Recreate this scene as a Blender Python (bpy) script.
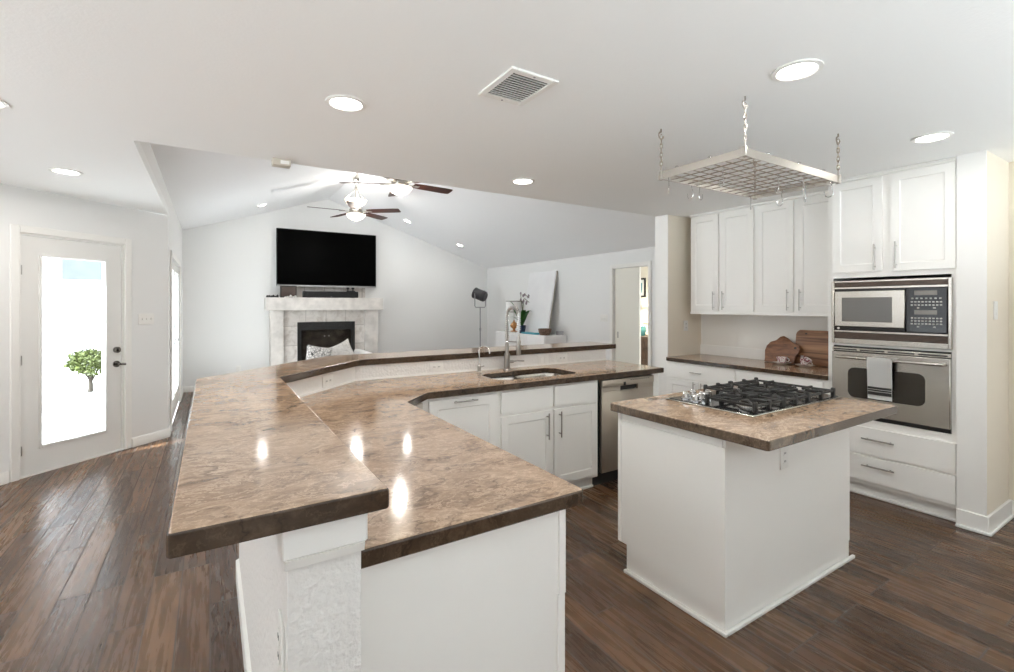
import bpy, bmesh, math, random
from mathutils import Vector, Matrix
random.seed(7)
R = math.radians
SC = bpy.context.scene
COL = SC.collection
for o in list(bpy.data.objects):
    bpy.data.objects.remove(o)

# ------------------------------------------------------------------ camera
cd = bpy.data.cameras.new('camera')
cam = bpy.data.objects.new('camera', cd)
COL.objects.link(cam)
cam.location = (0, 0, 1.4583)
cam.rotation_euler = (R(90), 0, R(-32.0725))
cd.sensor_width = 36
cd.lens = 473.73 / 1014 * 36
cd.shift_y = -31.4 / 1014
cd.clip_start = 0.02
SC.camera = cam

# ------------------------------------------------------------------ light
SC.view_settings.view_transform = 'Standard'
SC.view_settings.look = 'None'
SC.view_settings.gamma = 1
SC.view_settings.exposure = 1.96
SC.view_settings.use_curve_mapping = False
SC.cycles.max_bounces = 10
SC.cycles.diffuse_bounces = 6
SC.cycles.glossy_bounces = 5
SC.cycles.transparent_max_bounces = 12
SC.cycles.sample_clamp_indirect = 6
SC.cycles.caustics_reflective = False
SC.cycles.caustics_refractive = False

world = bpy.data.worlds.new('sky')
SC.world = world
world.use_nodes = True
wb = world.node_tree.nodes['Background']
wb.inputs[0].default_value = (0.92, 0.965, 1.0, 1)
wb.inputs[1].default_value = 0.6

sd = bpy.data.lights.new('sun', 'SUN')
sun = bpy.data.objects.new('sun', sd)
COL.objects.link(sun)
sd.energy = 9.0
sd.angle = R(2)
sd.color = (0.86, 0.955, 1.0)
sun.rotation_euler = Vector((-.92, -.40, 1.15)).to_track_quat('Z', 'Y').to_euler()
sun.location = (-3, 8, 8)
CAN_POWER = 2.4
CAN_COLOR = (1.0, 0.96, 0.91)
VAULT_POWER = .8
FAN_POWER = 1.6
BOWL_POWER = 4.0

# ------------------------------------------------------------------ materials
MATS = {}
def mat(name, color=(.8, .8, .8), rough=.5, metal=0.0, emit=None, estr=1.0, spec=.5, bump=None, noise=None, coat=0):
    """plain procedural material: optional noise colour variation (amount, scale) and bump (strength, scale)"""
    if name in MATS:
        return MATS[name]
    m = bpy.data.materials.new(name)
    m.use_nodes = True
    nt = m.node_tree
    b = nt.nodes['Principled BSDF']
    b.inputs['Base Color'].default_value = (*color, 1)
    b.inputs['Roughness'].default_value = rough
    b.inputs['Metallic'].default_value = metal
    b.inputs['Specular IOR Level'].default_value = spec
    b.inputs['Coat Weight'].default_value = coat
    if emit:
        b.inputs['Emission Color'].default_value = (*emit, 1)
        b.inputs['Emission Strength'].default_value = estr
    if noise or bump:
        tc = nt.nodes.new('ShaderNodeTexCoord')
    if noise:
        n = nt.nodes.new('ShaderNodeTexNoise')
        n.inputs['Scale'].default_value = noise[1]
        n.inputs['Detail'].default_value = 5
        nt.links.new(tc.outputs['Object'], n.inputs['Vector'])
        r = nt.nodes.new('ShaderNodeValToRGB')
        a = noise[0]
        r.color_ramp.elements[0].position = .3
        r.color_ramp.elements[1].position = .7
        r.color_ramp.elements[0].color = (*[c * (1 - a) for c in color], 1)
        r.color_ramp.elements[1].color = (*[min(1, c * (1 + a)) for c in color], 1)
        nt.links.new(n.outputs['Fac'], r.inputs['Fac'])
        nt.links.new(r.outputs['Color'], b.inputs['Base Color'])
    if bump:
        n2 = nt.nodes.new('ShaderNodeTexNoise')
        n2.inputs['Scale'].default_value = bump[1]
        n2.inputs['Detail'].default_value = 3
        nt.links.new(tc.outputs['Object'], n2.inputs['Vector'])
        bp = nt.nodes.new('ShaderNodeBump')
        bp.inputs['Strength'].default_value = bump[0]
        bp.inputs['Distance'].default_value = .01
        nt.links.new(n2.outputs['Fac'], bp.inputs['Height'])
        nt.links.new(bp.outputs['Normal'], b.inputs['Normal'])
    MATS[name] = m
    return m

def N(nt, kind, **kw):
    n = nt.nodes.new(kind)
    for k, v in kw.items():
        if k in n.inputs:
            n.inputs[k].default_value = v
        else:
            setattr(n, k, v)
    return n

def ramp(nt, stops):
    r = nt.nodes.new('ShaderNodeValToRGB')
    cr = r.color_ramp
    while len(cr.elements) < len(stops):
        cr.elements.new(.5)
    for e, (p, c) in zip(cr.elements, stops):
        e.position = p
        e.color = (*c, 1)
    return r

def mixc(nt, mode, fac, a, b):
    m = nt.nodes.new('ShaderNodeMix')
    m.data_type = 'RGBA'
    m.blend_type = mode
    for sock, v in ((m.inputs[0], fac), (m.inputs[6], a), (m.inputs[7], b)):
        if isinstance(v, (int, float)):
            sock.default_value = v
        elif isinstance(v, tuple):
            sock.default_value = (*v, 1)
        else:
            nt.links.new(v, sock)
    return m.outputs[2]

def stone_mat(name, dark, mid, light, vein, rough=.10):
    m = bpy.data.materials.new(name)
    m.use_nodes = True
    nt = m.node_tree
    b = nt.nodes['Principled BSDF']
    tc = nt.nodes.new('ShaderNodeTexCoord')
    mp = N(nt, 'ShaderNodeMapping')
    mp.inputs['Scale'].default_value = (1.0, 1.5, 1.0)
    mp.inputs['Rotation'].default_value = (0, 0, R(32))
    nt.links.new(tc.outputs['Object'], mp.inputs['Vector'])
    warp = N(nt, 'ShaderNodeTexNoise', Scale=3.2, Detail=6.0, Roughness=.6)
    nt.links.new(mp.outputs[0], warp.inputs['Vector'])
    wv = N(nt, 'ShaderNodeVectorMath', operation='MULTIPLY_ADD')
    nt.links.new(warp.outputs['Color'], wv.inputs[0])
    wv.inputs[1].default_value = (.55, .55, .55)
    nt.links.new(mp.outputs[0], wv.inputs[2])
    n1 = N(nt, 'ShaderNodeTexNoise', Scale=5.0, Detail=6.0, Roughness=.6)
    n2 = N(nt, 'ShaderNodeTexNoise', Scale=26.0, Detail=8.0, Roughness=.68)
    n3 = N(nt, 'ShaderNodeTexNoise', Scale=7.0, Detail=9.0, Roughness=.62)
    vo = N(nt, 'ShaderNodeTexVoronoi', Scale=7.5, feature='DISTANCE_TO_EDGE')
    for n in (n1, n2, n3, vo):
        nt.links.new(wv.outputs[0], n.inputs['Vector'])
    r1 = ramp(nt, [(.30, dark), (.46, mid), (.66, light)])
    nt.links.new(n1.outputs['Fac'], r1.inputs['Fac'])
    r2 = ramp(nt, [(.30, tuple(c * .55 for c in mid)), (.5, mid), (.68, tuple(min(1, c * 1.3) for c in light))])
    nt.links.new(n2.outputs['Fac'], r2.inputs['Fac'])
    base = mixc(nt, 'MIX', .5, r1.outputs['Color'], r2.outputs['Color'])
    # broken dark seams and thin wandering veins
    rv = ramp(nt, [(.0, (1, 1, 1)), (.035, (.35, .35, .35)), (.10, (0, 0, 0))])
    nt.links.new(vo.outputs['Distance'], rv.inputs['Fac'])
    mk = ramp(nt, [(.44, (0, 0, 0)), (.62, (.8, .8, .8))])
    nt.links.new(n3.outputs['Fac'], mk.inputs['Fac'])
    fac = N(nt, 'ShaderNodeMath', operation='MULTIPLY')
    nt.links.new(rv.outputs['Color'], fac.inputs[0])
    nt.links.new(mk.outputs['Color'], fac.inputs[1])
    c1 = mixc(nt, 'MIX', fac.outputs[0], base, vein)
    s = N(nt, 'ShaderNodeMath', operation='SUBTRACT')
    nt.links.new(n3.outputs['Fac'], s.inputs[0])
    s.inputs[1].default_value = .47
    ab = N(nt, 'ShaderNodeMath', operation='ABSOLUTE')
    nt.links.new(s.outputs[0], ab.inputs[0])
    rv2 = ramp(nt, [(.0, (.75, .75, .75)), (.02, (0, 0, 0))])
    nt.links.new(ab.outputs[0], rv2.inputs['Fac'])
    col = mixc(nt, 'MIX', rv2.outputs['Color'], c1, tuple(c * 1.25 for c in light))
    nt.links.new(col, b.inputs['Base Color'])
    b.inputs['Roughness'].default_value = rough
    b.inputs['Specular IOR Level'].default_value = .5
    MATS[name] = m
    return m

def floor_mat():
    m = bpy.data.materials.new('walnut_planks')
    m.use_nodes = True
    nt = m.node_tree
    b = nt.nodes['Principled BSDF']
    tc = nt.nodes.new('ShaderNodeTexCoord')
    sp = nt.nodes.new('ShaderNodeSeparateXYZ')
    nt.links.new(tc.outputs['Object'], sp.inputs[0])
    cb = nt.nodes.new('ShaderNodeCombineXYZ')
    nt.links.new(sp.outputs['Y'], cb.inputs['X'])
    nt.links.new(sp.outputs['X'], cb.inputs['Y'])
    br = nt.nodes.new('ShaderNodeTexBrick')
    br.offset = .41
    br.offset_frequency = 3
    br.inputs['Color1'].default_value = (0, 0, 0, 1)
    br.inputs['Color2'].default_value = (1, 1, 1, 1)
    br.inputs['Mortar'].default_value = (.5, .5, .5, 1)
    br.inputs['Scale'].default_value = 1
    br.inputs['Mortar Size'].default_value = .0032
    br.inputs['Mortar Smooth'].default_value = .1
    br.inputs['Brick Width'].default_value = 1.05
    br.inputs['Row Height'].default_value = .1276
    nt.links.new(cb.outputs[0], br.inputs['Vector'])
    # per plank offset for the grain
    ad = N(nt, 'ShaderNodeVectorMath', operation='MULTIPLY_ADD')
    nt.links.new(br.outputs['Color'], ad.inputs[0])
    ad.inputs[1].default_value = (7.3, 3.1, 5.7)
    nt.links.new(cb.outputs[0], ad.inputs[2])
    mp = N(nt, 'ShaderNodeMapping')
    mp.inputs['Scale'].default_value = (1.0, 15.0, 1)
    nt.links.new(ad.outputs[0], mp.inputs['Vector'])
    g = N(nt, 'ShaderNodeTexNoise', Scale=2.6, Detail=8.0, Roughness=.62, Distortion=.35)
    nt.links.new(mp.outputs[0], g.inputs['Vector'])
    mp2 = N(nt, 'ShaderNodeMapping')
    mp2.inputs['Scale'].default_value = (2.0, 4.5, 1)
    nt.links.new(ad.outputs[0], mp2.inputs['Vector'])
    g2 = N(nt, 'ShaderNodeTexNoise', Scale=1.6, Detail=4.0, Roughness=.55, Distortion=.2)
    nt.links.new(mp2.outputs[0], g2.inputs['Vector'])
    pl = ramp(nt, [(0, (.052, .026, .014)), (.4, (.082, .041, .021)), (.75, (.115, .060, .030)), (1, (.16, .089, .046))])
    nt.links.new(br.outputs['Color'], pl.inputs['Fac'])
    gr = ramp(nt, [(.26, (.50, .48, .46)), (.5, (.95, .94, .92)), (.74, (1.4, 1.36, 1.3))])
    nt.links.new(g.outputs['Fac'], gr.inputs['Fac'])
    gr2 = ramp(nt, [(.24, (.30, .28, .27)), (.40, (.95, .95, .95)), (.75, (1.3, 1.27, 1.22))])
    nt.links.new(g2.outputs['Fac'], gr2.inputs['Fac'])
    c1 = mixc(nt, 'MULTIPLY', 1.0, pl.outputs['Color'], gr.outputs['Color'])
    c2 = mixc(nt, 'MULTIPLY', 1.0, c1, gr2.outputs['Color'])
    c3 = mixc(nt, 'MIX', br.outputs['Fac'], c2, (.105, .088, .078))  # seam colour paler than dark planks, painting in the glint off their bevels
    nt.links.new(c3, b.inputs['Base Color'])
    rr = ramp(nt, [(.3, (.20, .20, .20)), (.7, (.34, .34, .34))])
    nt.links.new(g.outputs['Fac'], rr.inputs['Fac'])
    rq = mixc(nt, 'MIX', br.outputs['Fac'], rr.outputs['Color'], (.9, .9, .9))
    nt.links.new(rq, b.inputs['Roughness'])
    b.inputs['Specular IOR Level'].default_value = .5
    # scraped surface and grooves
    h = N(nt, 'ShaderNodeMath', operation='MULTIPLY_ADD')
    nt.links.new(g.outputs['Fac'], h.inputs[0])
    h.inputs[1].default_value = .35
    inv = N(nt, 'ShaderNodeMath', operation='MULTIPLY')
    nt.links.new(br.outputs['Fac'], inv.inputs[0])
    inv.inputs[1].default_value = -1.0
    nt.links.new(inv.outputs[0], h.inputs[2])
    bp = N(nt, 'ShaderNodeBump')
    bp.inputs['Strength'].default_value = .35
    bp.inputs['Distance'].default_value = .006
    nt.links.new(h.outputs[0], bp.inputs['Height'])
    nt.links.new(bp.outputs['Normal'], b.inputs['Normal'])
    MATS['floor'] = m
    return m

def tile_mat():
    m = bpy.data.materials.new('travertine_tile')
    m.use_nodes = True
    nt = m.node_tree
    b = nt.nodes['Principled BSDF']
    tc = nt.nodes.new('ShaderNodeTexCoord')
    sp = nt.nodes.new('ShaderNodeSeparateXYZ')
    nt.links.new(tc.outputs['Object'], sp.inputs[0])
    cb = nt.nodes.new('ShaderNodeCombineXYZ')
    nt.links.new(sp.outputs['X'], cb.inputs['X'])
    nt.links.new(sp.outputs['Z'], cb.inputs['Y'])
    br = nt.nodes.new('ShaderNodeTexBrick')
    br.offset = 0
    br.inputs['Color1'].default_value = (.62, .585, .55, 1)
    br.inputs['Color2'].default_value = (.75, .72, .69, 1)
    br.inputs['Mortar'].default_value = (.42, .39, .36, 1)
    br.inputs['Scale'].default_value = 1
    br.inputs['Mortar Size'].default_value = .005
    br.inputs['Brick Width'].default_value = .355
    br.inputs['Row Height'].default_value = .355
    nt.links.new(cb.outputs[0], br.inputs['Vector'])
    n = N(nt, 'ShaderNodeTexNoise', Scale=7.0, Detail=8.0, Roughness=.65, Distortion=.8)
    nt.links.new(tc.outputs['Object'], n.inputs['Vector'])
    r = ramp(nt, [(.3, (.72, .68, .65)), (.52, (1, 1, 1)), (.75, (1.12, 1.1, 1.08))])
    nt.links.new(n.outputs['Fac'], r.inputs['Fac'])
    c = mixc(nt, 'MULTIPLY', 1.0, br.outputs['Color'], r.outputs['Color'])
    nt.links.new(c, b.inputs['Base Color'])
    b.inputs['Roughness'].default_value = .45
    MATS['tile'] = m
    return m

def wood_mat(name, a, bcol, scale=3.0, rough=.45, stretch=(1, 1, 8)):
    m = bpy.data.materials.new(name)
    m.use_nodes = True
    nt = m.node_tree
    b = nt.nodes['Principled BSDF']
    tc = nt.nodes.new('ShaderNodeTexCoord')
    mp = N(nt, 'ShaderNodeMapping')
    mp.inputs['Scale'].default_value = stretch
    nt.links.new(tc.outputs['Object'], mp.inputs['Vector'])
    n = N(nt, 'ShaderNodeTexNoise', Scale=scale, Detail=7.0, Roughness=.6, Distortion=1.0)
    nt.links.new(mp.outputs[0], n.inputs['Vector'])
    r = ramp(nt, [(.32, a), (.68, bcol)])
    nt.links.new(n.outputs['Fac'], r.inputs['Fac'])
    nt.links.new(r.outputs['Color'], b.inputs['Base Color'])
    b.inputs['Roughness'].default_value = rough
    MATS[name] = m
    return m

def pattern_mat(name, ground, ink, scale, lo, hi, rough=.8, kind='voronoi'):
    m = bpy.data.materials.new(name)
    m.use_nodes = True
    nt = m.node_tree
    b = nt.nodes['Principled BSDF']
    tc = nt.nodes.new('ShaderNodeTexCoord')
    if kind == 'voronoi':
        v = N(nt, 'ShaderNodeTexVoronoi', Scale=scale, feature='DISTANCE_TO_EDGE')
        out = v.outputs['Distance']
    else:
        v = N(nt, 'ShaderNodeTexNoise', Scale=scale, Detail=4.0)
        out = v.outputs['Fac']
    nt.links.new(tc.outputs['Object'], v.inputs['Vector'])
    r = ramp(nt, [(lo, ink), (hi, ground)])
    nt.links.new(out, r.inputs['Fac'])
    nt.links.new(r.outputs['Color'], b.inputs['Base Color'])
    b.inputs['Roughness'].default_value = rough
    MATS[name] = m
    return m

def glass_mat(name, tint=(1, 1, 1), gloss=.06):
    m = bpy.data.materials.new(name)
    m.use_nodes = True
    nt = m.node_tree
    for n in list(nt.nodes):
        nt.nodes.remove(n)
    out = nt.nodes.new('ShaderNodeOutputMaterial')
    t = N(nt, 'ShaderNodeBsdfTransparent')
    t.inputs['Color'].default_value = (*tint, 1)
    g = N(nt, 'ShaderNodeBsdfGlossy', Roughness=.02)
    fr = N(nt, 'ShaderNodeFresnel', IOR=1.3)
    dm = N(nt, 'ShaderNodeMath', operation='MULTIPLY')
    nt.links.new(fr.outputs[0], dm.inputs[0])
    dm.inputs[1].default_value = .35
    mx = N(nt, 'ShaderNodeMixShader')
    nt.links.new(dm.outputs[0], mx.inputs[0])
    nt.links.new(t.outputs[0], mx.inputs[1])
    nt.links.new(g.outputs[0], mx.inputs[2])
    nt.links.new(mx.outputs[0], out.inputs[0])
    MATS[name] = m
    return m

WALL = mat('wall_paint', (.80, .80, .79), .7, bump=(.08, 120))
WALLK = mat('kitchen_wall_paint', (.79, .72, .61), .65, bump=(.08, 120))
WALLT = mat('textured_wall_paint', (.78, .765, .74), .6, bump=(.55, 55))
CEIL = mat('ceiling_paint', (.875, .878, .87), .85, bump=(.1, 90))
VAULT = mat('vault_paint', (.89, .89, .90), .85)
TRIM = mat('trim_paint', (.83, .82, .79), .4)
CAB = mat('cabinet_paint', (.87, .855, .82), .33)
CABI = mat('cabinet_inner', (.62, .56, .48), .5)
DOORP = mat('door_paint', (.78, .775, .75), .4)
STONE = stone_mat('brown_stone', (.14, .088, .053), (.325, .215, .137), (.50, .36, .25), (.075, .048, .03))
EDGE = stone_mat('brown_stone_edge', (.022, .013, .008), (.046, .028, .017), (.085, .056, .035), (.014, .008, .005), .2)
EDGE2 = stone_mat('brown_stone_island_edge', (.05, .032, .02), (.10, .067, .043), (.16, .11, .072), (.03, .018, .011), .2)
FLOOR = floor_mat()
TILE = tile_mat()
TRAV = mat('travertine_slab', (.66, .625, .59), .45, noise=(.16, 6))
NICKEL = mat('brushed_nickel', (.43, .41, .38), .28, 1.0)
DKNICK = mat('dark_nickel', (.20, .19, .18), .25, 1.0)
CHROME = mat('chrome', (.72, .72, .72), .14, 1.0)
STEEL = mat('stainless_steel', (.55, .52, .475), .27, 1.0, noise=(.05, 3))
STEELD = mat('dishwasher_steel', (.50, .455, .40), .3, 1.0, noise=(.08, 3))
BLACK = mat('black_enamel', (.012, .012, .012), .3)
BLACKM = mat('cast_iron', (.018, .017, .016), .5, bump=(.2, 200))
BLACKG = mat('black_glass', (.008, .008, .009), .08)
OVENG = mat('oven_glass', (.035, .03, .024), .1)
MWG = mat('microwave_window', (.16, .155, .145), .25)
SCREEN = mat('screen_glass', (.002, .002, .002), .3, spec=.01)
PLASTIC = mat('white_plastic', (.82, .81, .78), .35)
PLASTICD = mat('socket_slots', (.06, .06, .06), .5)
GREYP = mat('grey_plastic', (.33, .33, .34), .5)
BEIGEP = mat('beige_plastic', (.55, .50, .42), .45)
GLASS = glass_mat('clear_glass')
LENS = mat('lit_lens', (1, 1, 1), .5, emit=(1, .97, .92), estr=6)
BOWL = mat('lit_glass_bowl', (.95, .9, .8), .3, emit=(1, .9, .74), estr=.8)
BLADE = wood_mat('fan_blade_wood', (.030, .009, .006), (.07, .020, .012), 3, .4, (6, 1, 1))
CUTW = wood_mat('cutting_board_wood', (.10, .034, .016), (.32, .145, .066), 6, .4, (1, 1, 5))
CUTW2 = wood_mat('cutting_board_stripes', (.085, .03, .014), (.46, .245, .125), 2.4, .4, (1, .35, 9))
TOWEL = mat('towel_cloth', (.93, .915, .89), .95)
TOWELS = mat('towel_stripe', (.11, .105, .105), .95, bump=(.5, 300))
CHINA = pattern_mat('floral_china', (.82, .78, .76), (.33, .08, .11), 55, .42, .52, .15, 'noise')
CHINAW = mat('white_china', (.85, .83, .8), .15)
PILLOW = pattern_mat('pillow_print', (.78, .76, .74), (.06, .06, .06), 26, .05, .10, .9)
PILLOW2 = pattern_mat('pillow_fine_print', (.74, .72, .69), (.35, .33, .31), 45, .02, .10, .9)
LINEN = mat('white_linen', (.80, .79, .77), .9, bump=(.2, 150))
CANVAS = pattern_mat('pale_canvas', (.84, .84, .845), (.80, .80, .81), 3, .35, .60, .9, 'noise')
WHITEL = mat('white_lacquer', (.85, .85, .85), .25)
LEAF = mat('leaf_green', (.045, .16, .03), .45, noise=(.35, 20))
BUSHL = mat('bush_leaf', (.062, .080, .014), .6, noise=(.5, 14))
BARK = mat('bark', (.035, .028, .02), .9)
PETAL = mat('orchid_petal', (.28, .22, .26), .6)
POT = mat('navy_pot', (.02, .04, .075), .3)
TEAL = mat('teal_cover', (.03, .30, .38), .4)
TEALG = mat('teal_ceramic', (.10, .30, .29), .2)
BASKET = pattern_mat('woven_basket', (.36, .23, .17), (.09, .055, .04), 60, .08, .3, .8)
COPPER = mat('amber_glass', (.55, .27, .10), .25, .3)
SHADE = mat('lamp_shade', (.85, .84, .82), .8)
SHADEL = mat('lit_lamp_shade', (.9, .86, .78), .8, emit=(1, .93, .80), estr=.3)
DRESSER = wood_mat('dresser_wood', (.05, .032, .022), (.17, .11, .075), 4, .5, (1, 6, 1))
CREAM = mat('bedroom_paint', (.82, .79, .68), .7)
POCKET = mat('pocket_door_paint', (.83, .81, .73), .4)
ART = pattern_mat('teal_art', (.55, .75, .74), (.06, .25, .30), 3.5, .42, .58, .4, 'noise')
MATB = mat('art_mat', (.75, .80, .79), .6)
SOOT = mat('firebrick', (.11, .095, .085), .9, noise=(.5, 9))
LOG = mat('charred_log', (.11, .095, .085), .95, noise=(.6, 14), bump=(.8, 40))
CONC = mat('patio_concrete', (.80, .80, .80), .85, noise=(.04, 2))
STUCCO = mat('white_stucco', (.55, .56, .58), .9)
SHINGLE = mat('grey_shingle', (.070, .080, .085), .9, noise=(.12, 5))
RACKM = mat('rack_metal', (.46, .43, .39), .38, 1.0)
RACKW = mat('rack_wire', (.34, .30, .25), .38, 1.0)
VENTD = mat('duct_shadow', (.10, .095, .09), .9)

# ------------------------------------------------------------------ mesh helpers
class MB:
    def __init__(self):
        self.bm = bmesh.new()
        self.M = Matrix.Identity(4)
        self.sm = False
    def _v(self, p):
        return self.bm.verts.new(self.M @ Vector(p))
    def box(self, x0, x1, y0, y1, z0, z1, bev=0.0, seg=1):
        x0, x1 = min(x0, x1), max(x0, x1)
        y0, y1 = min(y0, y1), max(y0, y1)
        z0, z1 = min(z0, z1), max(z0, z1)
        v = [self._v(p) for p in ((x0, y0, z0), (x1, y0, z0), (x1, y1, z0), (x0, y1, z0),
                                  (x0, y0, z1), (x1, y0, z1), (x1, y1, z1), (x0, y1, z1))]
        fs = [self.bm.faces.new([v[i] for i in q]) for q in
              ((3, 2, 1, 0), (4, 5, 6, 7), (0, 1, 5, 4), (1, 2, 6, 5), (2, 3, 7, 6), (3, 0, 4, 7))]
        if bev:
            ed = list({e for f in fs for e in f.edges})
            bmesh.ops.bevel(self.bm, geom=ed, offset=bev, segments=seg, profile=.6, affect='EDGES', clamp_overlap=True)
        return self
    def prism(self, poly, z0, z1, axis='z', bev=0.0, seg=2):
        """extrude a polygon: axis z -> poly is (x,y); axis x -> (y,z) from x=z0..z1; axis y -> (x,z)"""
        def P(a, b, c):
            return {'z': (a, b, c), 'x': (c, a, b), 'y': (a, c, b)}[axis]
        lo = [self._v(P(a, b, z0)) for a, b in poly]
        hi = [self._v(P(a, b, z1)) for a, b in poly]
        n = len(poly)
        fs = [self.bm.faces.new(lo[::-1]), self.bm.faces.new(hi)]
        for i in range(n):
            fs.append(self.bm.faces.new((lo[i], lo[(i + 1) % n], hi[(i + 1) % n], hi[i])))
        bmesh.ops.recalc_face_normals(self.bm, faces=fs)
        if bev:
            ed = list({e for f in fs[:2] for e in f.edges})
            bmesh.ops.bevel(self.bm, geom=ed, offset=bev, segments=seg, profile=.5, affect='EDGES', clamp_overlap=True)
        return self
    def holed(self, outer, inner, z0, z1):
        """horizontal slab with a hole"""
        before = set(self.bm.faces)
        lo = [self._v((a, b, z1)) for a, b in outer]
        li = [self._v((a, b, z1)) for a, b in inner]
        ed = []
        for L in (lo, li):
            for i in range(len(L)):
                ed.append(self.bm.edges.new((L[i], L[(i + 1) % len(L)])))
        bmesh.ops.triangle_fill(self.bm, use_beauty=True, use_dissolve=False, edges=ed)
        top = [f for f in self.bm.faces if f not in before]
        for f in top:
            if f.normal.z < 0:
                f.normal_flip()
        r = bmesh.ops.extrude_face_region(self.bm, geom=top, use_keep_orig=True)
        vs = [g for g in r['geom'] if isinstance(g, bmesh.types.BMVert)]
        bmesh.ops.translate(self.bm, verts=vs, vec=(0, 0, z0 - z1))
        bmesh.ops.recalc_face_normals(self.bm, faces=[f for f in self.bm.faces if f not in before])
        return self
    def tube(self, pts, r, seg=8, caps=True, closed=False, sc=None):
        pts = [Vector(p) for p in pts]
        n = len(pts)
        rings = []
        up = None
        for i, p in enumerate(pts):
            if closed:
                t = (pts[(i + 1) % n] - pts[i - 1]).normalized()
            else:
                t = (pts[min(i + 1, n - 1)] - pts[max(i - 1, 0)]).normalized()
            if up is None:
                up = Vector((0, 0, 1)) if abs(t.z) < .9 else Vector((1, 0, 0))
            a = t.cross(up).normalized()
            b = a.cross(t).normalized()
            up = b
            rr = r if sc is None else r * sc[i]
            rings.append([self._v(p + (a * math.cos(k * 2 * math.pi / seg) + b * math.sin(k * 2 * math.pi / seg)) * rr) for k in range(seg)])
        fs = []
        for i in range(n if closed else n - 1):
            A, B = rings[i], rings[(i + 1) % n]
            for k in range(seg):
                f = self.bm.faces.new((A[k], A[(k + 1) % seg], B[(k + 1) % seg], B[k]))
                fs.append(f)
        if caps and not closed:
            fs.append(self.bm.faces.new(rings[0][::-1]))
            fs.append(self.bm.faces.new(rings[-1]))
        bmesh.ops.recalc_face_normals(self.bm, faces=fs)
        return self
    def cyl(self, a, b, r, seg=16, r2=None):
        return self.tube([a, b], r, seg, sc=None if r2 is None else (1, r2 / r))
    def lathe(self, c, prof, seg=24, closed_profile=False):
        """prof = [(radius, z)], revolved about the vertical through c"""
        rings = []
        for (r, z) in prof:
            if r < 1e-6:
                rings.append([self._v((c[0], c[1], c[2] + z))])
            else:
                rings.append([self._v((c[0] + r * math.cos(k * 2 * math.pi / seg), c[1] + r * math.sin(k * 2 * math.pi / seg), c[2] + z)) for k in range(seg)])
        fs = []
        L = list(zip(rings, rings[1:]))
        if closed_profile:
            L.append((rings[-1], rings[0]))
        for A, B in L:
            for k in range(seg):
                k2 = (k + 1) % seg
                if len(A) == 1 and len(B) == 1:
                    continue
                if len(A) == 1:
                    fs.append(self.bm.faces.new((A[0], B[k2], B[k])))
                elif len(B) == 1:
                    fs.append(self.bm.faces.new((A[k], A[k2], B[0])))
                else:
                    fs.append(self.bm.faces.new((A[k], A[k2], B[k2], B[k])))
        if not closed_profile:
            if len(rings[0]) > 1:
                fs.append(self.bm.faces.new(rings[0][::-1]))
            if len(rings[-1]) > 1:
                fs.append(self.bm.faces.new(rings[-1]))
        bmesh.ops.recalc_face_normals(self.bm, faces=fs)
        return self
    def panel(self, w, h, t=.02, frame=.055, depth=.007, raised=True, gap=0):
        """panelled door: front faces local -y, x 0..w, z 0..h, back at y=+t"""
        before = set(self.bm.faces)
        self.box(0, w, 0, t, 0, h)
        fs = [f for f in self.bm.faces if f not in before]
        n = (self.M.to_3x3() @ Vector((0, -1, 0))).normalized()
        for f in fs:
            f.normal_update()
        front = max(fs, key=lambda f: f.normal.dot(n))
        if frame:
            def inset(th, d):
                bmesh.ops.inset_region(self.bm, faces=[front], thickness=th, depth=d, use_even_offset=True)
            inset(frame, 0)
            inset(.006, -depth)
            if raised:
                inset(.012, 0)
                inset(.016, depth * .7)
        outer = [e for f in fs if f is not front for e in f.edges if e.is_valid]
        return self
    def grid(self, fn, nu, nv, flip=False):
        """surface from fn(u,v)->point, u,v in 0..1"""
        P = [[self._v(fn(i / nu, j / nv)) for j in range(nv + 1)] for i in range(nu + 1)]
        fs = []
        for i in range(nu):
            for j in range(nv):
                fs.append(self.bm.faces.new((P[i][j], P[i + 1][j], P[i + 1][j + 1], P[i][j + 1])))
        return self
    def build(self, name, m, parent=None, smooth=True, angle=38, kind=None):
        me = bpy.data.meshes.new(name)
        o = bpy.data.objects.new(name, me)
        COL.objects.link(o)
        if parent is not None:
            top = parent
            while top.parent is not None:
                top = top.parent
            inv = Matrix.LocRotScale(top.location, top.rotation_euler, None).inverted()
            bmesh.ops.transform(self.bm, matrix=inv, verts=self.bm.verts)
            o.parent = parent
        else:
            lo = Vector([min(v.co[i] for v in self.bm.verts) for i in range(3)])
            hi = Vector([max(v.co[i] for v in self.bm.verts) for i in range(3)])
            if kind != 'structure':
                base = Vector(((lo.x + hi.x) / 2, (lo.y + hi.y) / 2, lo.z))
                bmesh.ops.translate(self.bm, verts=self.bm.verts, vec=-base)
                o.location = base
        self.bm.normal_update()
        if smooth:
            lim = R(angle)
            for f in self.bm.faces:
                f.smooth = True
            for e in self.bm.edges:
                if len(e.link_faces) == 2:
                    e.smooth = e.calc_face_angle(0) < lim
        self.bm.to_mesh(me)
        self.bm.free()
        if isinstance(m, (list, tuple)):
            for q in m:
                me.materials.append(q)
        else:
            me.materials.append(m)
        if kind:
            o['kind'] = kind
        return o

def tag(o, label, cat, group=None, kind=None):
    o['label'] = label
    o['category'] = cat
    if group:
        o['group'] = group
    if kind:
        o['kind'] = kind
    return o

def thing(name, label, cat, loc, rotz=0, group=None):
    o = bpy.data.objects.new(name, None)
    COL.objects.link(o)
    o.location = loc
    o.rotation_euler = (0, 0, rotz)
    o.empty_display_size = .1
    return tag(o, label, cat, group)

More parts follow.
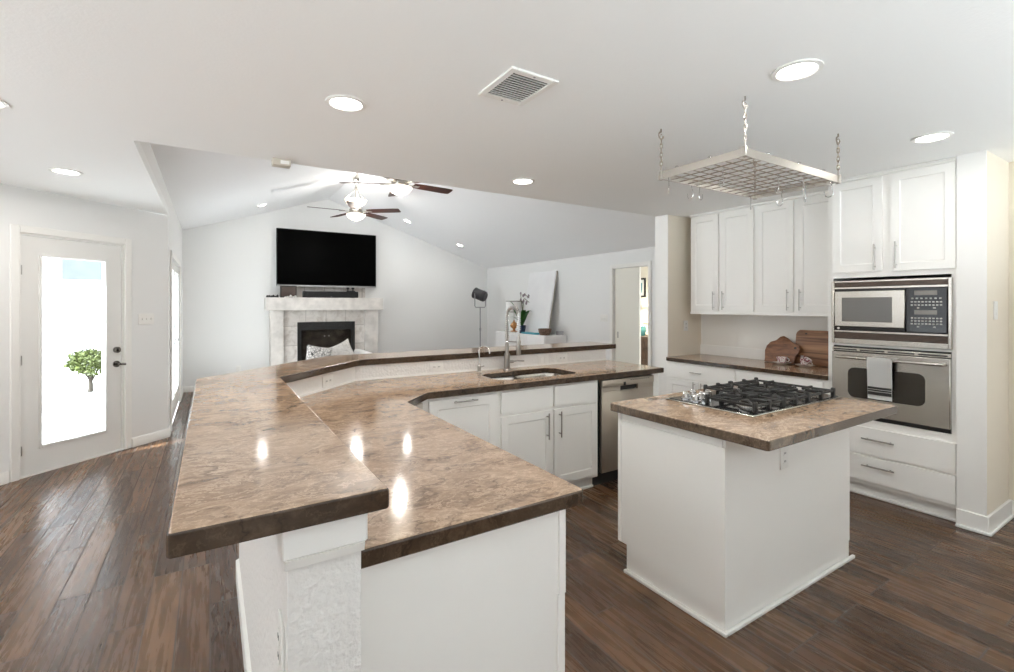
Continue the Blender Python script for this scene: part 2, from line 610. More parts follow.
def dup(root, loc, rotz, label, group=None):
    r = root.copy()
    COL.objects.link(r)
    r.location = loc
    r.rotation_euler = (root.rotation_euler.x, root.rotation_euler.y, rotz)
    r['label'] = label
    def rec(src, dst):
        for ch in src.children:
            c = ch.copy()
            COL.objects.link(c)
            c.parent = dst
            rec(ch, c)
    rec(root, r)
    return r

def frame(x, y, z, ang):
    return Matrix.Translation((x, y, z)) @ Matrix.Rotation(R(ang), 4, 'Z')

def struct(name, mb, m, parent=None):
    return mb.build(name, m, parent, kind='structure')

def box(x0, x1, y0, y1, z0, z1, bev=0, seg=1):
    return MB().box(x0, x1, y0, y1, z0, z1, bev, seg)

def pull(M, x, z, length, vertical=True, off=.03, r=.0055, parent=None):
    """bar pull on a front whose face is local y=0 facing -y"""
    mb = MB()
    mb.M = M
    h = length / 2
    e = h * .72
    if vertical:
        mb.cyl((x, -off, z - h), (x, -off, z + h), r, 10)
        for s in (-e, e):
            mb.cyl((x, 0, z + s), (x, -off, z + s), r * .8, 8)
    else:
        mb.cyl((x - h, -off, z), (x + h, -off, z), r, 10)
        for s in (-e, e):
            mb.cyl((x + s, 0, z), (x + s, -off, z), r * .8, 8)
    return mb.build('handle', NICKEL, parent)

def cab_door(M, x, z, w, h, parent, name='door', frame_w=.055, hx=None, hz=None, hl=.18, vertical=True, m=None, raised=False):
    mb = MB()
    mb.M = M @ Matrix.Translation((x, -.02, z))
    mb.panel(w, h, .02, frame_w, .007, raised)
    d = mb.build(name, m or CAB, parent, smooth=False)
    if hx is not None:
        pull(M @ Matrix.Translation((0, -.02, 0)), hx, hz, hl, vertical, parent=d)
    return d

# ------------------------------------------------------------------ setting
HK = 2.44          # flat kitchen ceiling
mb = MB()
mb.prism([(-.39, 9.65), (-.39, 6.41), (-3.2, 3.77), (-3.2, -1.0), (9.5, -1.0), (9.5, 9.65)], -.12, 0)
struct('floor', mb, FLOOR)
mb = MB()
mb.prism([(-3.2, -.8), (5.0, -.8), (5.0, 3.59), (-.39, 3.59), (-.39, 6.403), (-3.2, 3.77)], HK, HK + .08)
struct('ceiling', mb, CEIL)
zr, zl, ze = 3.485, 2.695, 2.29
mb = MB()
mb.prism([(-.51, zl - .04), (1.92, zr), (1.92, zr + .1), (-.51, zl + .07)], 3.59, 9.65, 'y')
struct('ceiling_left_slope', mb, VAULT)
mb = MB()
mb.prism([(5.55, ze - .04), (1.92, zr), (1.92, zr + .1), (5.55, ze + .07)], 3.59, 9.65, 'y')
struct('ceiling_right_slope', mb, VAULT)
mb = MB()
mb.prism([(-.39, HK + .08), (5.43, HK + .08), (5.0, 2.42), (1.92, zr + .02), (-.39, zl + .02)][:1] + [(4.85, HK + .08), (1.92, zr + .05), (-.39, zl + .05)], 3.47, 3.59, 'y')
struct('wall_header', mb, WALL)
struct('wall_soffit', box(-.47, -.39, 3.59, 6.41, HK + .08, zl + .03), WALL)

# far wall (gable)
mb = MB()
mb.prism([(-.51, 0), (5.55, 0), (5.55, ze + .02), (1.92, zr + .05), (-.51, zl + .02)], 9.53, 9.65, 'y')
struct('wall_far', mb, WALL)
# living room left wall with the french door opening
fy0, fy1, fz = 6.72, 8.62, 2.02
mb = MB()
mb.box(-.51, -.39, 6.40, fy0, 0, zl)
mb.box(-.51, -.39, fy1, 9.53, 0, zl)
mb.box(-.51, -.39, fy0, fy1, fz, zl)
struct('wall_left', mb, WALL)
# angled nook wall (local frame: origin at its right corner, x to the right, front towards the room)
NM = frame(-.393, 6.403, 0, 43.2)
mb = MB()
mb.M = NM
mb.box(-1.315, -4.0, 0, .12, 0, HK)
mb.box(-.465, 0, 0, .12, 0, HK)
mb.box(-1.315, -.465, 0, .12, 2.06, HK)
struct('wall_nook', mb, WALL)
# living room right wall with the pocket door opening
mb = MB()
py0, py1, pz = 4.77, 5.49, 2.03
mb.box(5.43, 5.55, 3.45, py0, 0, ze + .02)
mb.box(5.43, 5.55, py1, 9.53, 0, ze + .02)
mb.box(5.43, 5.55, py0, py1, pz, ze + .02)
struct('wall_right', mb, WALL)
struct('wall_stub', box(4.228, 5.43, 3.443, 3.61, 0, HK + .08), WALLK)
struct('trim_5', box(4.220, 4.2279, 3.441, 3.612, 0, HK), TRIM)
struct('wall_back', box(4.8, 4.92, .934, 3.443, 0, HK), mat('splash_paint', (.80, .78, .74), .5))
struct('wall_column', box(4.185, 4.8, .934, 1.075, 0, HK), WALLK)
struct('trim_4', box(4.175, 4.185, .932, 1.075, 0, HK), TRIM)
struct('wall_hall', box(4.68, 4.8, -.8, .934, 0, HK), WALLK)

# unseen wall added behind the camera, its openings sized for the daylight let in
mb = MB()
mb.box(-3.2, 4.8, -.95, -.83, 0, 1.35)
mb.box(-3.2, 4.8, -.95, -.83, 2.0, HK)
for x in (-3.2, -.6, 2.0, 4.6):
    mb.box(x, x + .2, -.95, -.83, 1.35, 2.0)
mb.box(-3.0, -.6, -.95, -.83, 1.35, 2.0)
struct('wall_rear_added', mb, WALL)
# out-of-view left wall, added with openings that limit daylight on the floor
mb = MB()
mb.box(-3.32, -3.2, -.95, 3.9, 0, .85)
mb.box(-3.32, -3.2, -.95, 3.9, 2.34, HK)
for y in (-.95, 1.4, 3.7):
    mb.box(-3.32, -3.2, y, y + .2, .85, 2.34)
struct('wall_side_added', mb, WALL)

# pony wall that carries the raised bar
mb = MB()
mb.prism([(.13, 1.03), (.275, 1.03), (.275, 2.835), (.875, 3.435), (3.30, 3.435), (3.30, 3.575), (.815, 3.575), (.13, 2.89)], 0, 1.022)
struct('wall_bar', mb, WALLT)
mb = MB()
mb.box(.118, .285, 1.012, 1.1, .955, 1.022, .004)
mb.prism([(1.018, .935), (1.1, .935), (1.1, .955), (1.012, .955)], .124, .279, 'x')
struct('trim_1', mb, TRIM)
mb = MB()
mb.prism([(.13, 1.03), (.13, 2.89), (.815, 3.575), (3.3, 3.575), (3.3, 3.59), (.809, 3.59), (.115, 2.896), (.115, 1.015), (.275, 1.015), (.275, 1.03)], 0, .1)
struct('baseboard_bar', mb, TRIM)

# baseboards
def bb(name, M, x0, x1, h=.095):
    mb = MB()
    mb.M = M
    mb.prism([(-.016, 0), (0, 0), (0, h), (-.007, h), (-.016, h - .018)], x0, x1, 'x')
    return struct(name, mb, TRIM)
mb = MB(); mb.M = NM
for a, b in ((-4.0, -1.385), (-.395, .0)):
    mb.prism([(-.016, 0), (0, 0), (0, .095), (-.007, .095), (-.016, .077)], a, b, 'x')
struct('baseboard_nook', mb, TRIM)
bb('baseboard_far', frame(0, 9.53, 0, 0), -.39, 5.43)
mb = MB(); mb.M = frame(-.39, 0, 0, 90)
for a, b in ((6.40, fy0 - .07), (fy1 + .07, 9.53)):
    mb.prism([(-.016, 0), (0, 0), (0, .095), (-.007, .095), (-.016, .077)], a, b, 'x')
struct('baseboard_left', mb, TRIM)
mb = MB(); mb.M = frame(5.43, 0, 0, -90)
for a, b in ((-9.53, -py1 - .07), (-py0 + .07, -3.61)):
    mb.prism([(-.016, 0), (0, 0), (0, .095), (-.007, .095), (-.016, .077)], a, b, 'x')
struct('baseboard_right', mb, TRIM)
mb = MB()
mb.box(4.162, 4.178, .918, 1.075, 0, .115, .003)
mb.box(4.178, 4.68, .918, .934, 0, .115, .003)
mb.box(4.147, 4.162, .903, 1.075, 0, .02, .004)
mb.box(4.162, 4.665, .903, .918, 0, .02, .004)
mb.box(4.664, 4.68, .80, .918, 0, .115, .003)
struct('baseboard_column', mb, TRIM)

# door with a full glass lite in the nook wall
def casing(mb, x0, x1, ztop, w=.062, t=.018):
    mb.box(x0 - w, x0, -t, 0, 0, ztop + w, .004)
    mb.box(x1, x1 + w, -t, 0, 0, ztop + w, .004)
    mb.box(x0, x1, -t, 0, ztop, ztop + w, .004)
d1 = thing('door_1', 'white glazed patio door with a bush seen through its pane', 'door', NM @ Vector((-.89, 0, 0)), R(43.2))
d1['kind'] = 'structure'
mb = MB(); mb.M = NM
casing(mb, -1.315, -.465, 2.06)
mb.box(-1.315, -1.298, 0, .12, 0, 2.06)
mb.box(-.482, -.465, 0, .12, 0, 2.06)
mb.box(-1.298, -.482, 0, .12, 2.045, 2.06)
mb.box(-1.298, -.482, 0, .12, 0, .012)
mb.build('door_frame', TRIM, d1, smooth=False)
mb = MB(); mb.M = NM
gx0, gx1, gz0, gz1 = -1.148, -.637, .24, 1.875
sx0, sx1 = -1.294, -.486
for a in ((sx0, gx0, .014, 2.041), (gx1, sx1, .014, 2.041), (gx0, gx1, .014, gz0), (gx0, gx1, gz1, 2.041)):
    mb.box(a[0], a[1], .012, .055, a[2], a[3])
slab = mb.build('door_panel', DOORP, d1, smooth=False)
mb = MB(); mb.M = NM
for a in ((gx0 - .024, gx0, gz0 - .024, gz1 + .024), (gx1, gx1 + .024, gz0 - .024, gz1 + .024), (gx0, gx1, gz0 - .024, gz0), (gx0, gx1, gz1, gz1 + .024)):
    mb.box(a[0], a[1], .002, .012, a[2], a[3], .003)
mb.build('glazing_bead', DOORP, slab)
mb = MB(); mb.M = NM
mb.box(gx0, gx1, .03, .036, gz0, gz1)
mb.build('glass_pane', GLASS, d1, smooth=False)
mb = MB(); mb.M = NM
mb.cyl((-.535, .012, .87), (-.535, .0, .87), .032, 20)
mb.cyl((-.535, .0, .87), (-.535, -.045, .87), .011, 12)
mb.tube([(-.535, -.045, .87), (-.515, -.047, .869), (-.488, -.045, .865)], .012, 10)
mb.build('lever_handle', DKNICK, d1)
mb = MB(); mb.M = NM
mb.cyl((-.535, .012, 1.01), (-.535, -.012, 1.01), .03, 20)
mb.box(-.54, -.53, -.03, -.012, .993, 1.027, .003)
mb.build('deadbolt', DKNICK, d1)
for z in (.23, .99, 1.75):
    mb = MB(); mb.M = NM
    mb.cyl((-1.297, -.002, z - .04), (-1.297, -.002, z + .04), .004, 8)
    mb.build('hinge', NICKEL, d1)
mb = MB(); mb.M = NM
mb.box(-.50, -.474, -.012, .004, 1.91, 1.98, .003)
mb.build('door_sensor', PLASTIC, d1)

# french doors on the living room left wall
FM = frame(-.39, 0, 0, 90)
d2 = thing('door_2', 'pair of white french doors on the living room left wall', 'door', (-.39, (fy0 + fy1) / 2, 0), 0)
d2['kind'] = 'structure'
mb = MB(); mb.M = FM
casing(mb, fy0, fy1, fz, .065)
mb.build('door_frame', TRIM, d2, smooth=False)
mid = (fy0 + fy1) / 2
for a, b in ((fy0, mid), (mid, fy1)):
    mb = MB(); mb.M = FM
    for q in ((a + .004, a + .11, .015, fz - .01), (b - .11, b - .004, .015, fz - .01), (a + .11, b - .11, .015, .26), (a + .11, b - .11, fz - .12, fz - .01)):
        mb.box(q[0], q[1], .01, .052, q[2], q[3])
    lf = mb.build('door_panel', DOORP, d2, smooth=False)
    mb = MB(); mb.M = FM
    mb.box(a + .11, b - .11, .028, .034, .26, fz - .12)
    mb.build('glass_pane', GLASS, lf, smooth=False)
mb = MB(); mb.M = FM
mb.cyl((mid - .06, .01, 1.0), (mid - .06, -.04, 1.0), .012, 10)
mb.tube([(mid - .06, -.045, 1.0), (mid - .16, -.045, .995)], .011, 8)
mb.box(mid - .085, mid - .035, -.004, .01, .93, 1.20, .003)
mb.build('lever_handle', CHROME, d2)

# pocket door on the living room right wall
PM = frame(5.43, 0, 0, -90)
d3 = thing('door_3', 'cream pocket door half drawn across the bedroom doorway', 'door', (5.43, 5.13, 0), 0)
d3['kind'] = 'structure'
mb = MB(); mb.M = PM
casing(mb, -py1, -py0, pz, .06)
mb.build('door_frame', TRIM, d3, smooth=False)
mb = MB(); mb.M = PM
mb.box(-py1 + .003, -4.985, .045, .08, .01, pz - .006)
pd = mb.build('door_panel', POCKET, d3, smooth=False)
mb = MB(); mb.M = PM
mb.box(-py1 + .05, -py1 + .075, .0425, .046, .93, 1.03, .001)
mb.build('finger_pull', NICKEL, pd)

# hall door right of the column
HM = frame(4.68, 0, 0, -90)
d4 = thing('door_4', 'white hall door at the far right edge beyond the column', 'door', (4.68, .42, 0), 0)
d4['kind'] = 'structure'
mb = MB(); mb.M = HM
casing(mb, -.79, .03, 2.04, .06)
mb.build('door_frame', TRIM, d4, smooth=False)
mb = MB(); mb.M = HM @ Matrix.Translation((-.785, -.008, .01))
mb.panel(.81, 2.025, .0075, .12, .004)
mb.build('door_panel', DOORP, d4, smooth=False)

# bedroom beyond the pocket door
struct('wall_bedroom_back', box(8.3, 8.4, 3.4, 9.65, 0, HK), CREAM)
struct('wall_bedroom_side', box(5.55, 8.3, 9.53, 9.65, 0, HK), CREAM)
mb = MB()
mb.box(5.55, 8.4, 3.61, 9.65, HK, HK + .06)
struct('ceiling_bedroom', mb, CEIL)

# ------------------------------------------------------------------ peninsula
t = thing('peninsula_cabinet', 'white cabinet run under the long brown counter, ending in a plain panel', 'cabinet', (.58, 1.8, 0))
mb = MB()
mb.box(.285, .878, 1.10, 2.56, .10, .868)
mb.box(.285, .82, 1.10, 2.56, .0, .10)
mb.prism([(.285, 2.56), (.878, 2.56), (1.12, 2.795), (1.12, 3.40), (.885, 3.40), (.285, 2.81)], .10, .868)
mb.prism([(.285, 2.56), (.82, 2.56), (1.12, 2.86), (1.12, 3.40), (.885, 3.40), (.285, 2.81)], .0, .10)
mb.build('body', CAB, t, smooth=False)
mb = MB()
mb.box(.285, .872, 1.086, 1.10, 0, .868, .001)
ep = mb.build('end_panel', CAB, t, smooth=False)
mb = MB()
mb.box(.852, .875, 1.079, 1.086, .0, .62)
mb.box(.856, .878, 1.079, 1.086, .62, .868)
mb.build('corner_strip', CAB, ep, smooth=False)
KM = frame(.878, 1.12, 0, 90)
for k in range(3):
    cab_door(KM, .01 + k * .475, .13, .455, .55, t, hx=.06 + k * .475, hz=.58)
    cab_door(KM, .01 + k * .475, .70, .455, .15, t, 'drawer', frame_w=0, hx=.237 + k * .475, hz=.775, hl=.14, vertical=False)
AM = frame(.885, 2.566, 0, 44)
cab_door(AM, .02, .13, .28, .72, t, 'door', .05, m=CABI)

# pull-out cabinet left of the sink
SM = frame(0, 2.795, 0, 0)
t = thing('pullout_cabinet', 'white tall-front pull-out cabinet left of the sink doors, handle along its top', 'cabinet', (1.41, 3.0, 0))
mb = MB()
mb.box(1.125, 1.675, 2.795, 3.40, .10, .868)
mb.box(1.125, 1.675, 2.87, 3.40, 0, .10)
mb.build('body', CAB, t, smooth=False)
cab_door(SM, 1.165, .125, .495, .725, t, 'drawer', .06, hx=1.41, hz=.832, hl=.17, vertical=False)
# sink cabinet
t = thing('sink_cabinet', 'white cabinet under the sink, two doors below two blank drawer fronts', 'cabinet', (2.13, 3.0, 0))
mb = MB()
mb.box(1.675, 2.596, 2.795, 2.86, .10, .868)
mb.box(1.675, 2.596, 2.86, 3.40, .10, .60)
mb.box(1.675, 2.596, 2.87, 3.40, .0, .10)
mb.build('body', CAB, t, smooth=False)
mb = MB()
mb.box(1.675, 2.596, 2.856, 2.87, 0, .10)
mb.box(1.675, 2.596, 2.838, 2.856, 0, .02, .005)
mb.build('kick_board', TRIM, t, smooth=False)
for x0, x1, hx in ((1.698, 2.131, 2.082), (2.155, 2.577, 2.196)):
    cab_door(SM, x0, .705, x1 - x0, .148, t, 'drawer', 0)
    cab_door(SM, x0, .128, x1 - x0, .555, t, hx=hx, hz=.575, hl=.19)
# dishwasher
t = thing('dishwasher', 'stainless steel dishwasher at the end of the sink counter', 'dishwasher', (2.91, 3.05, 0))
mb = MB()
mb.box(2.602, 3.215, 2.80, 3.38, .10, .862)
mb.box(2.602, 3.215, 2.86, 3.38, .0, .10)
mb.build('body', BLACK, t, smooth=False)
mb = MB()
mb.box(2.618, 3.212, 2.768, 2.80, .125, .762, .005, 2)
mb.box(2.618, 2.82, 2.768, 2.80, .762, .80)
mb.box(3.02, 3.212, 2.768, 2.80, .762, .80)
mb.box(2.82, 3.02, 2.79, 2.80, .762, .80)
dd = mb.build('door', STEELD, t)
mb = MB()
mb.prism([(2.81, .80), (3.03, .80), (3.02, .768), (2.97, .748), (2.87, .748), (2.82, .768)], 2.785, 2.79, 'y')
mb.build('pocket_handle', BLACK, dd, smooth=False)
mb = MB()
mb.box(2.618, 3.212, 2.762, 2.80, .80, .857, .004, 2)
cp = mb.build('control_panel', STEELD, t)
mb = MB()
mb.box(2.85, 2.875, 2.760, 2.762, .803, .83)
mb.build('vent_latch', BLACK, cp, smooth=False)
for k in range(9):
    mb = MB()
    mb.box(2.93 + k * .026, 2.944 + k * .026, 2.7605, 2.762, .838, .844)
    mb.build('button', BLACK, cp, smooth=False)
mb = MB()
mb.box(3.216, 3.30, 2.79, 3.43, 0, .868)
tag(mb.build('end_panel_board', CAB, smooth=False), 'white upright board closing the counter end right of the dishwasher', 'cabinet panel')

# lower counter with sink cutout
def rr(x0, x1, y0, y1, r, n=4):
    pts = []
    for cx, cy, a in ((x1 - r, y1 - r, 0), (x0 + r, y1 - r, 90), (x0 + r, y0 + r, 180), (x1 - r, y0 + r, 270)):
        for k in range(n + 1):
            q = R(a + 90 * k / n)
            pts.append((cx + r * math.cos(q), cy + r * math.sin(q)))
    return pts
sinkcut = [(2.44, 3.29), (2.12, 3.29), (2.06, 3.255), (1.84, 3.255), (1.775, 3.20), (1.765, 2.96), (1.83, 2.90), (2.44, 2.885), (2.505, 2.95), (2.505, 3.22)]
outer = [(.278, 1.06), (.925, 1.06), (.938, 1.072), (.938, 2.543), (1.142, 2.748), (3.325, 2.748), (3.325, 3.432), (.876, 3.432), (.278, 2.834)]
mb = MB()
mb.holed(outer, sinkcut, .87, .914)
wt = mb.build('worktop', STONE, smooth=False)
tag(wt, 'brown stone L-shaped lower counter with the sink set into it', 'countertop')
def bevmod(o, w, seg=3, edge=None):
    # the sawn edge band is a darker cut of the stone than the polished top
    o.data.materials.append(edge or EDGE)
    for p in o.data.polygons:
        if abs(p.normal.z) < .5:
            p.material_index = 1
    b = o.modifiers.new('round', 'BEVEL')
    b.width = w
    b.segments = seg
    b.limit_method = 'ANGLE'
    b.angle_limit = R(50)
    for p in o.data.polygons:
        p.use_smooth = True
    b.harden_normals = True
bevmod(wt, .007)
# raised bar top
mb = MB()
mb.prism([(-.064, .994), (-.059, .989), (.320, .989), (.325, .994), (.322, 2.835), (.895, 3.412), (3.42, 3.412), (3.42, 3.80), (.76, 3.80), (-.064, 2.98)], 1.022, 1.067)
bt = mb.build('bar_counter', STONE, smooth=False)
tag(bt, 'brown stone raised bar ledge wrapping behind the lower counter', 'countertop')
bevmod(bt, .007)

# backsplash caulk strip
mb = MB()
mb.prism([(.277, 2.828), (.884, 3.428), (3.30, 3.428), (3.30, 3.436), (.878, 3.436), (.275, 2.837)], .914, .926)
struct('trim_2', mb, TRIM)

# sink
t = thing('double_sink', 'stainless steel double bowl sink sunk in the brown counter', 'sink', (2.13, 3.07, .70))
def bowl(poly, z0, z1, t_=None):
    mb = MB()
    cx = sum(p[0] for p in poly) / len(poly); cy = sum(p[1] for p in poly) / len(poly)
    rows = []
    for s, z in ((1.06, z1), (1.0, z1), (.97, z1 - .02), (.93, z0 + .03), (.85, z0 + .006), (.5, z0), (.09, z0 - .004)):
        rows.append([mb._v((cx + (a - cx) * s, cy + (b - cy) * s, z)) for a, b in poly])
    n = len(poly)
    for A, B in zip(rows, rows[1:]):
        for k in range(n):
            mb.bm.faces.new((A[k], A[(k + 1) % n], B[(k + 1) % n], B[k]))
    mb.bm.faces.new(rows[-1])
    return mb, (cx, cy)
for poly, z0, nm in ((rr(1.775, 2.075, 2.91, 3.25, .06, 4), .70, 'small_bowl'), (rr(2.10, 2.505, 2.89, 3.285, .07, 4), .68, 'large_bowl')):
    mb, c = bowl(poly, z0, .868)
    bw = mb.build(nm, STEEL, t)
    mb = MB()
    mb.lathe((c[0], c[1], z0 + .001), [(.045, 0), (.045, .004), (.036, .005), (.03, .002), (.0, .002)], 20)
    mb.build('drain', CHROME, bw)

# main faucet
t = thing('spring_faucet', 'brushed nickel pull-down faucet with a spring coil neck behind the sink', 'faucet', (2.09, 3.335, .914))
fx, fy = 2.09, 3.335
hx, hy = 2.125, 3.215
mb = MB()
mb.lathe((fx, fy, .914), [(.031, 0), (.031, .008), (.026, .012), (.026, .13), (.022, .135), (.022, .14)], 20)
mb.cyl((fx, fy, 1.05), (fx, fy, 1.14), .017, 16)
mb.build('body', NICKEL, t)
def arc(z0, zt, n=24):
    """neck path from stem up and over to the spray head"""
    pts = [(fx, fy, z0), (fx, fy, zt - .062)]
    for k in range(1, n):
        a = math.pi * k / n
        cx, cy = (fx + hx) / 2, (fy + hy) / 2
        f = -math.cos(a)
        pts.append((cx + (hx - fx) / 2 * f, cy + (hy - fy) / 2 * f, zt - .062 + .062 * math.sin(a)))
    pts.append((hx, hy, zt - .062))
    return pts
mb = MB()
path = arc(1.12, 1.435) + [(hx, hy, 1.20)]
mb.tube(path, .0095, 10)
mb.build('neck', NICKEL, t)
# spring coil
full = [Vector(p) for p in arc(1.15, 1.435, 30) + [(hx, hy, 1.25)]]
L = [0]
for a, b in zip(full, full[1:]):
    L.append(L[-1] + (b - a).length)
def along(s):
    for i in range(len(full) - 1):
        if s <= L[i + 1]:
            f = (s - L[i]) / max(1e-9, L[i + 1] - L[i])
            return full[i].lerp(full[i + 1], f), (full[i + 1] - full[i]).normalized()
    return full[-1], (full[-1] - full[-2]).normalized()
cp_ = []
turns = 34
side = Vector((hx - fx, hy - fy, 0)).normalized().cross(Vector((0, 0, 1)))
for k in range(turns * 8 + 1):
    p, d = along(L[-1] * k / (turns * 8))
    a = k / 8 * 2 * math.pi
    u = d.cross(side).normalized()
    cp_.append(p + (side * math.cos(a) + u * math.sin(a)) * .0155)
mb = MB()
mb.tube(cp_, .0032, 5)
mb.build('spring_coil', CHROME, t)
mb = MB()
mb.lathe((hx, hy, 1.05), [(.0, 0), (.017, 0), (.02, .01), (.017, .09), (.014, .14), (.011, .15), (.0, .15)], 16)
mb.build('spray_head', NICKEL, t)
mb = MB()
mb.cyl((fx, fy, 1.155), (hx, hy, 1.155), .006, 8)
mb.lathe((hx, hy, 1.145), [(.016, 0), (.021, 0), (.021, .02), (.016, .02)], 16, True)
mb.build('holder_arm', NICKEL, t)
mb = MB()
mb.cyl((fx + .02, fy - .005, .985), (fx + .055, fy - .012, .985), .013, 12)
mb.tube([(fx + .055, fy - .012, .985), (fx + .09, fy - .02, .99), (fx + .15, fy - .03, .985)], .0065, 8)
mb.build('lever_handle', NICKEL, t)
# filtered water tap
t = thing('filter_tap', 'slim gooseneck drinking water tap left of the main faucet', 'faucet', (1.83, 3.34, .914))
mb = MB()
mb.lathe((1.83, 3.34, .914), [(.022, 0), (.022, .006), (.014, .012), (.014, .05), (.009, .055)], 16)
mb.build('body', NICKEL, t)
mb = MB()
pts = [(1.83, 3.34, .96), (1.83, 3.34, 1.09)] + [(1.83 + .004 * k, 3.34 - .05 + .05 * math.cos(R(k * 18)), 1.09 + .035 * math.sin(R(k * 18))) for k in range(1, 10)] + [(1.87, 3.24, 1.07)]
mb.tube(pts, .006, 8)
mb.build('spout', CHROME, t)
mb = MB()
mb.tube([(1.83, 3.34, .955), (1.87, 3.33, .965)], .005, 8)
mb.build('lever_handle', NICKEL, t)

# ------------------------------------------------------------------ outlets and switches
def plate(M, w, h, kinds, label, name='wall_outlet', cat='outlet', horizontal=False):
    """cover plate on a wall: M's local y=0 is the wall, front -y, centred at local origin"""
    o = M @ Vector((0, 0, 0))
    t = thing(name, label, cat, o, M.to_euler().z)
    mb = MB(); mb.M = M
    mb.box(-w / 2, w / 2, -.006, 0, -h / 2, h / 2, .003, 2)
    mb.build('cover_plate', PLASTIC, t)
    n = len(kinds)
    for i, k in enumerate(kinds):
        mb = MB(); mb.M = M
        cx = 0 if n == 1 else (i - (n - 1) / 2) * .046
        if k == 'toggle':
            mb.box(cx - .005, cx + .005, -.016, -.006, -.011, .011, .002)
            mb.build('toggle', PLASTIC, t)
        elif k == 'rocker':
            mb.box(cx - .015, cx + .015, -.010, -.006, -.033, .033, .002)
            mb.build('rocker', PLASTIC, t)
        else:
            for s in (-.02, .02):
                q = (cx + s, 0) if horizontal else (cx, s)
                mb.box(q[0] - .013, q[0] + .013, -.0085, -.006, q[1] - .013, q[1] + .013, .003)
            sk = mb.build('socket', PLASTIC, t)
            for s in (-.02, .02):
                q = (cx + s, 0) if horizontal else (cx, s)
                for dx in (-.005, .005):
                    mb = MB(); mb.M = M
                    mb.box(q[0] + dx - .0015, q[0] + dx + .0015, -.0092, -.0085, q[1] - .005, q[1] + .005)
                    mb.build('slot', PLASTICD, sk, smooth=False)
    return t
plate(frame(.64, 3.20, .968, 45), .115, .072, ['socket'], 'white outlet on the short angled backsplash left of the sink', horizontal=True)
plate(frame(1.50, 3.435, .972, 0), .115, .072, ['socket'], 'white outlet on the straight backsplash between the angle and the slim tap', horizontal=True)
plate(frame(2.535, 3.435, .967, 0), .118, .09, ['rocker', 'rocker'], 'white double rocker switch on the backsplash right of the faucet', 'wall_switch', 'switch')
plate(frame(2.75, 3.435, .967, 0), .118, .075, ['socket'], 'white outlet on the backsplash, last before the bar end', horizontal=True)
plate(frame(2.415, 1.266, .702, 0), .072, .115, ['socket'], 'white outlet on the island panel under the overhang')
plate(frame(4.523, 3.443, 1.222, 0), .072, .115, ['socket'], 'white outlet on the alcove side wall below the upper cabinets')
plate(NM @ Matrix.Translation((-.243, 0, 1.307)), .165, .115, ['toggle', 'toggle', 'toggle'], 'white triple toggle switch right of the patio door', 'wall_switch', 'switch')
plate(frame(4.365, .934, 1.42, 0), .075, .12, ['rocker'], 'white rocker switch on the side of the column by the ovens', 'wall_switch', 'switch')
plate(frame(5.43, 5.69, 1.24, -90), .165, .115, ['toggle', 'toggle', 'toggle'], 'white switch plate on the living room wall left of the pocket door', 'wall_switch', 'switch')
plate(frame(.13, 1.10, .74, -90), .072, .115, ['socket'], 'white outlet low on the living side of the pony wall')
plate(frame(.42, 9.53, .33, 0), .072, .115, ['socket'], 'white outlet low on the far wall left of the fireplace')

# ------------------------------------------------------------------ island
t = thing('island_cabinet', 'white panelled kitchen island base standing on the wood floor', 'kitchen island', (2.53, 1.6, 0))
mb = MB()
mb.prism([(1.28, 0), (1.845, 0), (1.845, .147), (1.884, .147), (1.884, .868), (1.28, .868)], 1.94, 3.115, 'x')
mb.build('body', CAB, t, smooth=False)
mb = MB()
mb.prism([(1.262, .0), (1.845, .0), (1.845, .147), (1.905, .147), (1.905, .822), (1.262, .822)], 1.928, 1.9395, 'x')
sp_ = mb.build('side_panel', CAB, t, smooth=False)
mb = MB()
mb.box(1.922, 1.94, 1.885, 1.907, .15, .868, .002)
mb.box(1.934, 1.94, 1.28, 1.885, .822, .868, .001)
mb.build('edge_strip', CAB, sp_, smooth=False)
mb = MB()
mb.box(1.94, 3.115, 1.266, 1.2795, 0, .868)
mb.build('front_panel', CAB, t, smooth=False)
mb = MB()
mb.box(3.115, 3.125, 1.266, 1.905, .1, .868)
mb.build('end_panel', CAB, t, smooth=False)
mb = MB()
mb.box(1.906, 1.9275, 1.244, 1.85, 0, .018, .006, 2)
mb.box(1.9275, 3.145, 1.244, 1.2615, 0, .018, .006, 2)
mb.build('floor_molding', TRIM, t)
IM = frame(3.12, 1.884, 0, 180)
for k in range(2):
    cab_door(IM, .02 + k * .6, .16, .57, .52, t, hx=(.52 if k == 0 else .68), hz=.58)
    cab_door(IM, .02 + k * .6, .70, .57, .15, t, 'drawer', 0, hx=.305 + k * .6, hz=.775, hl=.15, vertical=False)
mb = MB()
mb.prism([(1.885, 1.058), (1.895, 1.046), (3.14, 1.046), (3.152, 1.058), (3.152, 1.915), (3.14, 1.93), (1.89, 1.93), (1.875, 1.915)], .87, .914)
it = mb.build('countertop', STONE, smooth=False)
tag(it, 'brown stone slab on the island, overhanging in front', 'countertop')
bevmod(it, .006, edge=EDGE2)

